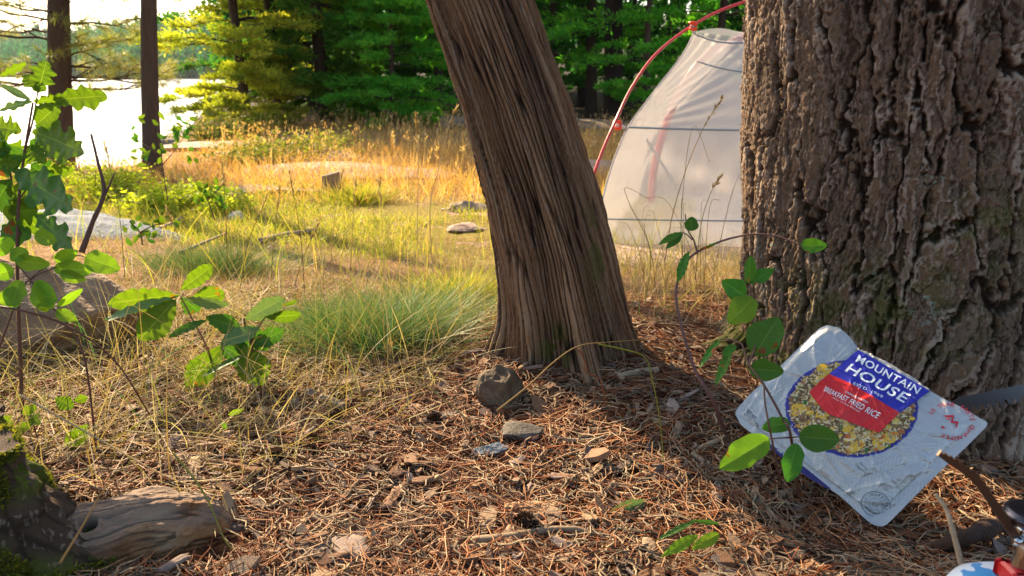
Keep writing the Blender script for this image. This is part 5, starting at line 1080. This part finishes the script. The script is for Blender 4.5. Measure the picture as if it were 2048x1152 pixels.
for px, py, Yd, r, h, n, L, nm_, lab, mt in [(445, 285, None, .75, .42, 2600, .06, 'juniper', 'dull green juniper mound on the shore ledge before the lakeside conifer', 'juniper'), (590, 318, None, .65, .25, 2400, .05, 'juniper', 'low juniper spreading across the granite in the meadow', 'juniper'), (500, 330, None, .5, .16, 1500, .05, 'juniper', 'flat juniper patch left of the spreading juniper', 'juniper'), (575, 250, None, .3, .45, 900, .07, 'shrub', 'small bright leafy shrub where the meadow meets the dark wood', 'leaf_mass'), (1290, 250, None, .4, .5, 900, .07, 'shrub', 'pale leafy shrub behind the red tent pole', 'leaf_mass'), (700, 245, None, .6, .55, 1500, .08, 'shrub', 'bright green shrub at the base of the young fir', 'green_mass'), (850, 243, None, .7, .5, 1500, .08, 'shrub', 'green shrub left of the leaning trunk at the wood edge', 'green_mass')]:
    q = G(px, py); leafy(nm_, lab, q[0], q[1], q[2], r, h, n, L, 'juniper' if nm_ == 'juniper' else 'shrub', mt)
def twiggy(label, px, py, depth, segs, leaves, L, cat='sapling'):
    q0 = D(px, py, depth); q0[2] = tz(q0[0], q0[1]); root = thing('sapling', label, cat, q0); stems(root, [([D(*p, depth) for p in s_], .0025, .0012) for s_ in segs], 'stalk')
    for c in leaves:
        a = rng.uniform(0, 6.28); v = np.array([math.cos(a), rng.normal(0, .4), math.sin(a)]) * L * rng.uniform(.7, 1.2); b = D(*c, depth); leaf(root, b, b + v, L * .55, 'crenate', 'leaf_right' if rng.random() < .35 else 'leaf_oak', rng.normal(0, .5))
twiggy('small sapling with scattered green leaves in front of the bare lakeside trunk', 335, 400, 3.6, [[(335, 400), (325, 330), (318, 280), (312, 240)], [(325, 330), (350, 300), (385, 250)], [(322, 310), (290, 290), (270, 275)]],
       [(rng.uniform(262, 400), rng.uniform(228, 330)) for _ in range(40)], .04)
twiggy('low sapling with maple green leaves rising from the grass left of the small stump', 430, 440, 2.7, [[(430, 440), (415, 400), (400, 375)], [(415, 400), (440, 375), (452, 362)]], [(rng.uniform(385, 450), rng.uniform(362, 410)) for _ in range(22)], .032)
twiggy('leafy sprig growing from the needle covered slab behind the stick', 285, 490, 2.3, [[(285, 490), (280, 465), (262, 445)], [(280, 465), (310, 450), (335, 448)]], [(rng.uniform(240, 345), rng.uniform(440, 480)) for _ in range(24)], .028)

# ------------------------------------------------------------------ grasses
def zat(x, y): return terrain(x, y)
def grass(name, label, n, xr, yr, L, w, mat, lean, keep=None, k=4, bendk=.5, kind='stuff', Z_in=None, wmin=0):
    x = rng.uniform(*xr, n); y = rng.uniform(*yr, n) if yr[1] / max(yr[0], .1) < 3 else np.exp(rng.uniform(math.log(yr[0]), math.log(yr[1]), n))
    if keep is not None: m_ = keep(x, y); x, y = x[m_], y[m_]
    n = len(x); b = np.stack([x, y, zat(x, y) - .004], -1); a = rng.uniform(0, 6.283, n); s_ = np.abs(rng.normal(0, lean, n)); d_ = norm(np.stack([np.cos(a) * s_, np.sin(a) * s_, np.ones(n)], -1)); a2 = a + rng.normal(0, .8, n)
    be = np.stack([np.cos(a2), np.sin(a2), -np.abs(rng.normal(.5, .3, n))], -1) * (bendk * rng.random(n))[:, None]
    LL = L * rng.uniform(.45, 1.2, n); mb = MB(); ribbons(mb, b, d_, LL, np.maximum(w, wmin) * rng.uniform(.6, 1.3, n), be, k=k)
    return tag(mb.build(name, M[mat], smooth=False), label, kind=kind)
incam = lambda x, y: (np.abs(x) < .78 * y + .45)
inshore = lambda x, y: shore_d(x, y) < .3
grass('golden_grass', 'golden dry meadow grass with feathery heads', 90000, (-9, 12), (4.6, 14.5), .15, .0055, 'gold', .5, lambda x, y: incam(x, y) & inshore(x, y) & (fbm(x * .9, y * .9, 501, 3) > -.22 - .05 * (y > 9)), k=3)
# feathery heads
n = 6500; x = rng.uniform(-8, 12, n); y = rng.uniform(6, 14.5, n); m_ = incam(x, y) & inshore(x, y) & (fbm(x * .9, y * .9, 501, 3) > -.1); x, y = x[m_], y[m_]; n = len(x); b = np.stack([x, y, zat(x, y)], -1); lean_ = np.stack([rng.normal(.12, .12, n), rng.normal(0, .12, n), np.ones(n)], -1); hh = rng.uniform(.14, .34, n)
mb = MB(); ribbons(mb, b, norm(lean_), hh, .004, lean_ * 0, k=2); top = b + norm(lean_) * hh[:, None]; pp = np.repeat(top, 5, 0) + rng.normal(0, .006, (n * 5, 3)) - np.repeat(norm(lean_), 5, 0) * rng.uniform(0, .07, (n * 5, 1)); diamonds(mb, pp, np.repeat(norm(lean_), 5, 0) + rng.normal(0, .35, (n * 5, 3)), .035, .009, np.repeat(rng.random(n) * .5 + .3, 5))
tag(mb.build('seed_heads', M['gold'], smooth=False), 'tall dry grass seed heads along the back of the meadow', kind='stuff')
grass('green_grass', 'bright backlit yellow green grass in the sunny strip', 60000, (-4.5, 1.6), (2.95, 6.4), .075, .0038, 'green', .7, lambda x, y: incam(x, y) & inshore(x, y) & (x < .1 + .22 * y) & (fbm(x * 1.6, y * 1.6, 511, 3) > -.04 + .3 * ss(4.6, 6.3, y)), k=3)
grass('green_grass', 'sparse taller green blades rising through the strip', 1300, (-3.0, .9), (2.0, 5.0), .24, .0026, 'green', .25, lambda x, y: incam(x, y) & (x < .25 * y), k=5)
grass('slab_straw', 'sparse golden straw growing over the granite slabs', 9000, (-4, 2.5), (5.0, 9.0), .20, .005, 'gold', .5, lambda x, y: incam(x, y) & inshore(x, y), k=3)
grass('short_straw', 'short tangled straw and thin grass in the half shade', 60000, (-2.6, 2.4), (1.45, 3.6), .050, .0018, 'pale_straw', 1.6, lambda x, y: incam(x, y) & (fbm(x * 3, y * 3, 521, 3) > -.25), k=3)
grass('thin_grass', 'thin green blades scattered through the half shaded straw', 8000, (-2.6, 2.4), (1.45, 3.4), .07, .0014, 'tuft', .8, lambda x, y: incam(x, y) & (fbm(x * 2.5, y * 2.5, 531, 3) > -.02 + .2 * ss(.1, .5, x)), k=4)
grass('dry_grass', 'long dry straw stalks tangled over the ground at the left', 5200, (-1.6, .05), (.78, 1.7), .11, .0014, 'straw', 1.3, lambda x, y: (x < -.10 - .25 * ss(1.15, .8, y) + .12 * fbm(x * 5, y * 5, 541, 2)) & (np.hypot(x - .1, y - 1.29) > .17) & ~((y < .86) & (x > -.62) & (x < -.3)), k=6, bendk=1.1)
grass('lying_straw', 'flattened straw lying over the needles at the left', 6000, (-1.6, .1), (.74, 1.9), .13, .0015, 'straw', 5.0, lambda x, y: (x < -.05 - .3 * ss(1.15, .8, y) + .15 * fbm(x * 5, y * 5, 541, 2)) & (np.hypot(x - .1, y - 1.29) > .17), k=6, bendk=.15)
grass('tent_grass', 'wispy pale grass before the tent', 2600, (.3, 1.3), (1.5, 3.0), .16, .0016, 'straw', .5, lambda x, y: np.hypot(x - .65, y - 1.23) > .45, k=5)
grass('tall_straw', 'thin tall straw and green stems rising through the left foreground', 420, (-1.3, -.12), (.85, 1.75), .24, .0013, 'straw', .5, lambda x, y: x < -.12 - .3 * ss(1.2, .85, y), k=7, bendk=.9)
grass('tall_straw', 'curling green grass blades among the straw at the left', 200, (-1.3, -.05), (.85, 1.9), .13, .0018, 'tuft', .5, lambda x, y: x < -.12 - .3 * ss(1.2, .85, y), k=7, bendk=.7)
def tuft(label, px, py, n, r, L, mat, lean=.75, w=.0012):
    q = G(px, py); x = q[0] + rng.normal(0, r, n); y = q[1] + rng.normal(0, r * .7, n); b = np.stack([x, y, zat(x, y) - .003], -1); out = np.stack([x - q[0], y - q[1], 0 * x], -1) / r * .35 + rng.normal(0, .28, (n, 3)) * [1, 1, 0]; d_ = norm(out * lean + [0, 0, 1.])
    be = out * .55 + np.array([0, 0, -.35]) * rng.random((n, 1)) + np.array([.1, -.05, 0]); mb = MB(); ribbons(mb, b, d_, L * rng.uniform(.5, 1.15, n), w * rng.uniform(.7, 1.4, n), be, k=6); o = mb.build('grass_tuft', M[mat], smooth=False); return tag(o, label, 'grass tuft')
tuft('soft fine green grass tuft left of the leaning trunk', 765, 690, 3800, .062, .11, 'tuft', w=.0009)
tuft('blue green fine grass tuft behind the lower oak seedling', 670, 672, 1300, .05, .11, 'tuft', w=.0010)
tuft('taller yellow green tuft between the fine tuft and the trunk', 850, 640, 900, .07, .11, 'tuft', w=.0011)
tuft('shaded mounded grass tuft behind the oak seedlings', 430, 545, 2400, .10, .12, 'tuft')
tuft('green tuft beside the small stump', 720, 405, 1000, .08, .14, 'green', w=.0035)
tuft('green tuft against the left side of the leaning trunk base', 930, 610, 1200, .05, .13, 'green')
def stalk(label, pts, depth, r=.0009, head=0, mat='straw', group=None, cat='grass stalk', leafs=()):
    P_ = [D(*p[:2], depth if len(p) == 2 else p[2]) for p in pts]; root = thing('grass_stalk', label, cat, (P_[0][0], P_[0][1], tz(P_[0][0], P_[0][1])), group)
    c = spline(P_, 40); mb = MB(); tubes(mb, c, np.linspace(r, r * .5, 40), 5, rnd=random.random()); mb.build('stem', M[mat], root)
    if head:
        i = rng.integers(int(40 * (1 - head)), 40, 26); T = norm(np.gradient(c, axis=0)); mb = MB(); diamonds(mb, c[i], T[i] + rng.normal(0, .25, (26, 3)), .009 * depth, .0018 * depth, rng.random(26) * .6); mb.build('seed_head', M[mat], root, smooth=False)
stalk('long bent straw stalk arching across the foot of the leaning trunk', [(993, 822), (1056, 772), (1110, 722), (1158, 692), (1220, 684), (1293, 679)], 1.06, .0013)
stalk('orange curled dry blade hanging from the arched stalk', [(1158, 697), (1172, 728), (1176, 745), (1198, 757), (1206, 780), (1212, 815)], 1.05, .0013, mat='needle')
stalk('thin green stalk bending down right of the leaning trunk', [(1198, 688), (1245, 698), (1289, 714), (1305, 760), (1322, 860), (1330, 985)], .97, .0011, mat='green')
stalk('thin stalk crossing the litter below the stump roots', [(820, 752), (870, 785), (925, 830), (960, 880), (985, 960), (1010, 985)], .97, .0010)
stalk('grey green grass stalk rising over the fallen log', [(120, 1125), (160, 1060), (200, 990), (232, 952)], .62, .0010, mat='straw')
stalk('long dry stalk crossing over the right end of the log', [(345, 905), (390, 960), (420, 1010), (450, 1080), (480, 1112)], .78, .0013)
stalk('long straw stalk leaning over the litter left of centre', [(40, 790), (200, 880), (350, 960), (480, 990)], .88, .0012)
stalk('long yellow stalk running right from the straw toward the litter', [(250, 862), (450, 880), (620, 900), (780, 912)], .95, .0010)
stalk('tall seeded stalk in front of the tent fabric', [(1330, 520), (1345, 430), (1372, 340), (1405, 260), (1441, 200)], 1.5, .0011, .28)
stalk('thin branching stalk left of the tall seeded one', [(1290, 610), (1300, 500), (1258, 405), (1252, 375), (1298, 398)], 1.6, .0010)
stalk('leaning bare stalk rising to the big trunk before the tent', [(1425, 560), (1450, 440), (1470, 370), (1497, 315)], 1.5, .0009)
stalk('hairlike stalk with a kinked tip before the tent seam', [(1370, 560), (1362, 440), (1385, 255), (1420, 325)], 1.6, .0008)
stalk('seeded stalk crossing the lower tent panel', [(1390, 560), (1402, 450), (1420, 390), (1438, 357)], 1.5, .0010, .25)
for i in range(14):
    bx = rng.uniform(1250, 1480); h_ = rng.uniform(80, 180); lx = rng.normal(0, 30); stalk('thin wispy grass stalk standing before the lower tent', [(bx, 575), (bx + lx * .3, 575 - h_ * .5), (bx + lx, 575 - h_), (bx + lx * 1.8 + 8, 575 - h_ * 1.05)], 1.6, .0007, group='wispy stalks before the tent')
stalk('tall pale seeded stalk left of the leaning trunk', [(845, 640), (835, 480), (836, 330), (832, 235)], 1.9, .0013, .14)
stalk('tall curved stalk nodding beside the leaning trunk', [(870, 600), (860, 420), (880, 330), (898, 250), (912, 218)], 1.9, .0013, .14)
for i, (bx, by, ty, s_) in enumerate([(455, 560, 330, -10), (540, 620, 380, 20), (610, 600, 350, -30), (700, 620, 370, 10), (250, 560, 290, -40), (480, 580, 400, 50), (395, 640, 420, -60), (660, 560, 340, 25), (770, 600, 360, -12), (580, 640, 440, 60)]):
    stalk('tall thin grass stalk standing in the half shade left of the leaning trunk', [(bx, by), (bx + s_ * .3, (by + ty) / 2), (bx + s_, ty)], 1.8 + .02 * i, .0011, .18, group='tall stalks in the half shade', mat='straw')

# ------------------------------------------------------------------ needle litter
def near_xy(n, y0, y1, xm=.80, pad=.15):
    y = np.exp(rng.uniform(math.log(y0), math.log(y1), n)); x = rng.uniform(-1, 1, n) * (xm * y + pad); return x, y
def clear(x, y): return (np.hypot(x - .1, y - 1.29) > .12) & (np.hypot(x - PX_, y - PY_) > .27) & ~((np.hypot((x + .44) / .17, (y - .70) / .07) < 1))
def litter_needles(n, y0, y1, L, r, lift, name, label, mat, k=5, keep=None, curv=.24):
    x, y = near_xy(n, y0, y1); m_ = clear(x, y)
    if keep is not None: m_ &= keep(x, y)
    x, y = x[m_], y[m_]; n = len(x); a = rng.uniform(0, 6.283, n); LL = L * rng.uniform(.5, 1.2, n); t_ = np.linspace(-.5, .5, k)[None]; cv = rng.normal(0, curv, n)[:, None]
    ax = LL[:, None] * t_; ay = cv * LL[:, None] * (t_ * t_ - .1) + .08 * LL[:, None] * np.sin(t_ * 9 + a[:, None]); px = x[:, None] + ax * np.cos(a)[:, None] - ay * np.sin(a)[:, None]; py = y[:, None] + ax * np.sin(a)[:, None] + ay * np.cos(a)[:, None]
    tl = rng.normal(0, .10, n)[:, None]; pz_ = zat(px, py) + r * .5 + (rng.random(n) ** 2 * lift)[:, None] + np.abs(tl * ax) * .6
    mb = MB(); tubes(mb, np.stack([px, py, pz_], -1), np.full((n, k), r) * (1 - .4 * np.abs(t_ * 2) ** 3), 3, cap=False, rnd=rng.random(n)); return tag(mb.build(name, mat), label, kind='stuff')
litter_needles(24000, .42, 2.1, .095, .00066, .010, 'pine_needle_litter', 'rust brown pine needles matted over the ground', M['needle'], keep=lambda x, y: fbm(x * 9, y * 9, 601, 3) > -.28)
litter_needles(9000, .42, 1.6, .10, .0007, .013, 'pine_needle_litter', 'clumps of straight rust coloured needles', M['needle'], keep=lambda x, y: fbm(x * 7, y * 7, 611, 3) > .12, curv=.07)
litter_needles(11000, .42, 1.5, .045, .0013, .010, 'twig_litter', 'short pale dead twigs mixed through the needles', M['twig'], curv=.12)
n = 9000; x, y = near_xy(n, .42, 1.9); m_ = clear(x, y); x, y = x[m_], y[m_]; n = len(x)
S_ = rng.uniform(.003, .011, n) * rng.uniform(.6, 1.3, n) * np.where(rng.random(n) < .10, 1.9, 1); asp = rng.uniform(.25, .6, n); e = np.linspace(0, 2 * np.pi, 6, endpoint=False); jr = rng.uniform(.7, 1.15, (n, 6)); a = rng.uniform(0, 6.28, n); lx = np.cos(e) * S_[:, None] * jr; ly = np.sin(e) * S_[:, None] * asp[:, None] * jr
tx, ty = rng.normal(0, .35, (n, 1)), rng.normal(0, .35, (n, 1)); lz = lx * tx + ly * ty
cxy = np.stack([x[:, None] + lx * np.cos(a)[:, None] - ly * np.sin(a)[:, None], y[:, None] + lx * np.sin(a)[:, None] + ly * np.cos(a)[:, None], (zat(x, y) + rng.uniform(.001, .007, n))[:, None] + lz], -1); th_ = (S_ * .16)[:, None, None] * np.array([0, 0, 1.])
Vt = np.concatenate([cxy + th_, cxy - th_], 1); base_i = np.arange(n)[:, None] * 12; mb = MB(); rr = rng.random(n)
mb.add(Vt, base_i + np.arange(6)[None], 0, rnd=np.repeat(rr, 12)); i6 = np.arange(6); mb.f.append((base_i[:, :, None] + np.stack([i6 + 6, (i6 + 1) % 6 + 6, (i6 + 1) % 6, i6], -1)[None]).reshape(-1, 4)); mb.m.append(np.zeros(n * 6))
tag(mb.build('bark_litter', M['chip'], smooth=False), 'small bark flakes and wood crumbs in the litter', kind='stuff')
# individual larger chips, twigs and cones
chips = [(1070, 1030, .062, .036, .1, 'flat pinkish bark flake above a small cone near the bottom centre', .62), (655, 1112, .085, .055, .2, 'large crumbly grey bark flake at the bottom left of centre', .95), (790, 1000, .060, .016, 1.3, 'upright splintered chip left of the bottom centre', .4), (850, 1005, .034, .018, .9, 'short angled wood chip beside the splintered one', .7), (1090, 1105, .085, .016, -.9, 'pale speckled stick chip pointing at the bottom edge', .7), (1050, 1120, .07, .02, -.25, 'tan cracked wood splinter lying flat at the bottom edge', .55), (820, 1040, .05, .028, -.4, 'dark curled bark flake near the bottom left', .1), (1330, 960, .03, .018, 0, 'small flat chip left of the hanging leaf', .9), (600, 1060, .075, .012, 1.2, 'long thin wood splinter right of the log', .5), (715, 985, .03, .012, .3, 'pale round twig end in the litter', .8), (1125, 965, .038, .010, -.5, 'pale grey chip in the middle of the litter', .95), (450, 1060, .05, .03, .3, 'grey bark chip beside the end of the log', .85), (1230, 1022, .03, .018, .5, 'grey dried curl next to the fallen green leaf', .9), (990, 1005, .085, .008, .05, 'flat grey splinter stick above the pinkish flake', .8)]
for i, (px, py, L, W, a, lab, rn) in enumerate(chips):
    q = G(px, py, .005); mb = MB(); bark_slab(mb, q, L, W, .005, a, 500 + i, rnd=rn); tag(mb.build('bark_chip', M['chip']), lab, 'wood chip')
GCH = 'loose wood chips scattered over the litter'
for i in range(190):
    x, y = near_xy(1, .55, 1.5, .66); x, y = float(x[0]), float(y[0])
    if not clear(np.array([x]), np.array([y]))[0]: continue
    mb = MB(); bark_slab(mb, (x, y, tz(x, y) + .006), rng.uniform(.018, .055), rng.uniform(.006, .017), rng.uniform(.002, .004), rng.uniform(0, 3.14), 700 + i, rng.normal(0, .15), rnd=rng.random()); tag(mb.build('wood_chip', M['chip']), 'small weathered wood chip loose on the needle litter', 'wood chip', GCH)
def gstick(label, pts, r0, r1, **k):
    return stick(label, [G(*p, r0 * .8 + .003) for p in pts], r0, r1, 'twig', 'twig', **k)
gstick('stout curved pale twig at the bottom centre', [(940, 1095), (1020, 1085), (1090, 1072), (1150, 1070), (1190, 1082)], .0055, .003)
gstick('short round broken branch stub with a pale face left of centre', [(645, 808), (668, 818), (690, 828)], .0085, .0080)
gstick('forked pale twig end pointing at the left side of the pouch', [(1382, 925), (1400, 905), (1440, 888), (1450, 880)], .004, .003)
gstick('grey twig stub lying left of the pouch bottom', [(1384, 918), (1400, 930), (1418, 940)], .005, .0045)
gstick('broken round branch on the needles between the two trunks', [(1238, 765), (1275, 755), (1315, 750)], .007, .006)
gstick('thin pale twig lying left of the hollow stone', [(850, 748), (910, 755), (985, 768)], .0035, .0018)
gstick('long dark twig curving through the litter centre', [(1040, 858), (1100, 880), (1170, 888), (1240, 872)], .0035, .002)
gstick('jointed thin twig right of centre', [(1120, 950), (1200, 945), (1290, 942)], .003, .002)
gstick('knobbly twig leaning down from the stout curved twig', [(900, 1110), (960, 1104), (1030, 1098)], .0045, .003)
gstick('brown arched twig above the bottom edge', [(870, 1125), (940, 1118), (1010, 1122)], .0045, .003)
gstick('thin grey twig crossing the shadow edge', [(1250, 1132), (1350, 1126), (1440, 1122)], .003, .002)
gstick('brown stick lying in the shade under the pouch', [(1555, 1000), (1600, 985)], .005, .004)
gstick('long bleached twig over the log end', [(560, 1130), (640, 1060), (700, 1030)], .0025, .0015)
gstick('pale jagged twig left of the shade', [(1180, 975), (1215, 985), (1240, 1010)], .002, .0015)
stick('upright bare twig standing in the shade below the saw', [PD(1924, 1132, .66), PD(1905, 1060, .66), PD(1893, 1020, .67), PD(1871, 988, .68)], .0026, .0018, 'twig', 'twig')
stick('dark root curving out of the ground behind the stove', [G(1870, 1100), PD(1930, 1075, .80), PD(2000, 1050, .84), PD(2080, 1030, .88)], .007, .012, 'exposed_root', 'root', mat=bark_dark, knots=.35)
GTW = 'small dead twigs scattered over the litter'
for i in range(90):
    x, y = near_xy(1, .55, 1.5, .66); x, y = float(x[0]), float(y[0]); a = rng.uniform(0, 3.14); L = rng.uniform(.02, .06)
    if not clear(np.array([x]), np.array([y]))[0]: continue
    pp = [(x + math.cos(a) * s_ * L + rng.normal(0, .002), y + math.sin(a) * s_ * L + rng.normal(0, .002)) for s_ in (-.5, 0, .5)]; r_ = rng.uniform(.0013, .003)
    stick('short dead twig loose on the needle litter', [(p[0], p[1], tz(*p) + r_ + .003) for p in pp], r_, r_ * .7, 'twig', 'twig', group=GTW, n=8)
cone_m = ramp_mat('cone_scales', ['2a1a12', '46301f', '6a4a30'], .7)
def cone(px, py, s, lab):
    q = G(px, py, s * .35); n = 90; k = np.arange(n); t_ = k / n; a = k * 2.39996; r_ = s * .42 * np.sin(np.pi * (t_ * .85 + .1)) ; ax = norm(np.array([rng.normal(), rng.normal(), .5])); u = norm(np.cross(ax, [0, 0, 1.])); v = np.cross(ax, u)
    rad = np.cos(a)[:, None] * u + np.sin(a)[:, None] * v; p = q + ax * ((t_ - .5) * s)[:, None] + rad * (r_ * .5)[:, None]; mb = MB(); diamonds(mb, p, rad + ax * .45, s * .34, s * .26, rng.random(n), flat=np.cross(rad, ax) + 1e-3)
    tubes(mb, (q + ax * np.linspace(-.45, .45, 8)[:, None] * s), s * .25 * np.sin(np.linspace(.3, 2.9, 8)), 8, rnd=.1); tag(mb.build('pine_cone', cone_m, smooth=False), lab, 'pine cone')
cone(1050, 1058, .026, 'dark open cone below the pinkish bark flake'); cone(868, 848, .020, 'small dark cone in the litter left of the slate flake'); cone(626, 912, .020, 'dark cone half buried at the end of the straw'); cone(630, 890, .018, 'small cone just above the half buried one')
cone(672, 845, .020, 'brown rounded cone below the broken branch stub'); cone(1325, 800, .018, 'small cone near the round branch between the trunks'); cone(772, 770, .018, 'cone right of the straw under the fine grass tuft')

# ------------------------------------------------------------------ air over the lake
mb = MB(); x0, x1, y0, y1, z0, z1 = -880, 880, -60, 1150, -6.5, 75
mb.add([(x0, y0, z0), (x1, y0, z0), (x1, y1, z0), (x0, y1, z0), (x0, y0, z1), (x1, y0, z1), (x1, y1, z1), (x0, y1, z1)], np.array([[3, 2, 1, 0], [4, 5, 6, 7], [0, 1, 5, 4], [1, 2, 6, 5], [2, 3, 7, 6], [3, 0, 4, 7]]))
t = NT('haze_air'); v = t.n('VolumePrincipled'); v.inputs['Density'].default_value = .00013; v.inputs['Color'].default_value = (.86, .92, 1, 1); v.inputs['Anisotropy'].default_value = .2; t.l(v.outputs[0], t.out.inputs['Volume'])
tag(mb.build('haze', t.m, smooth=False), 'thin bluish summer haze over the lake', kind='stuff')
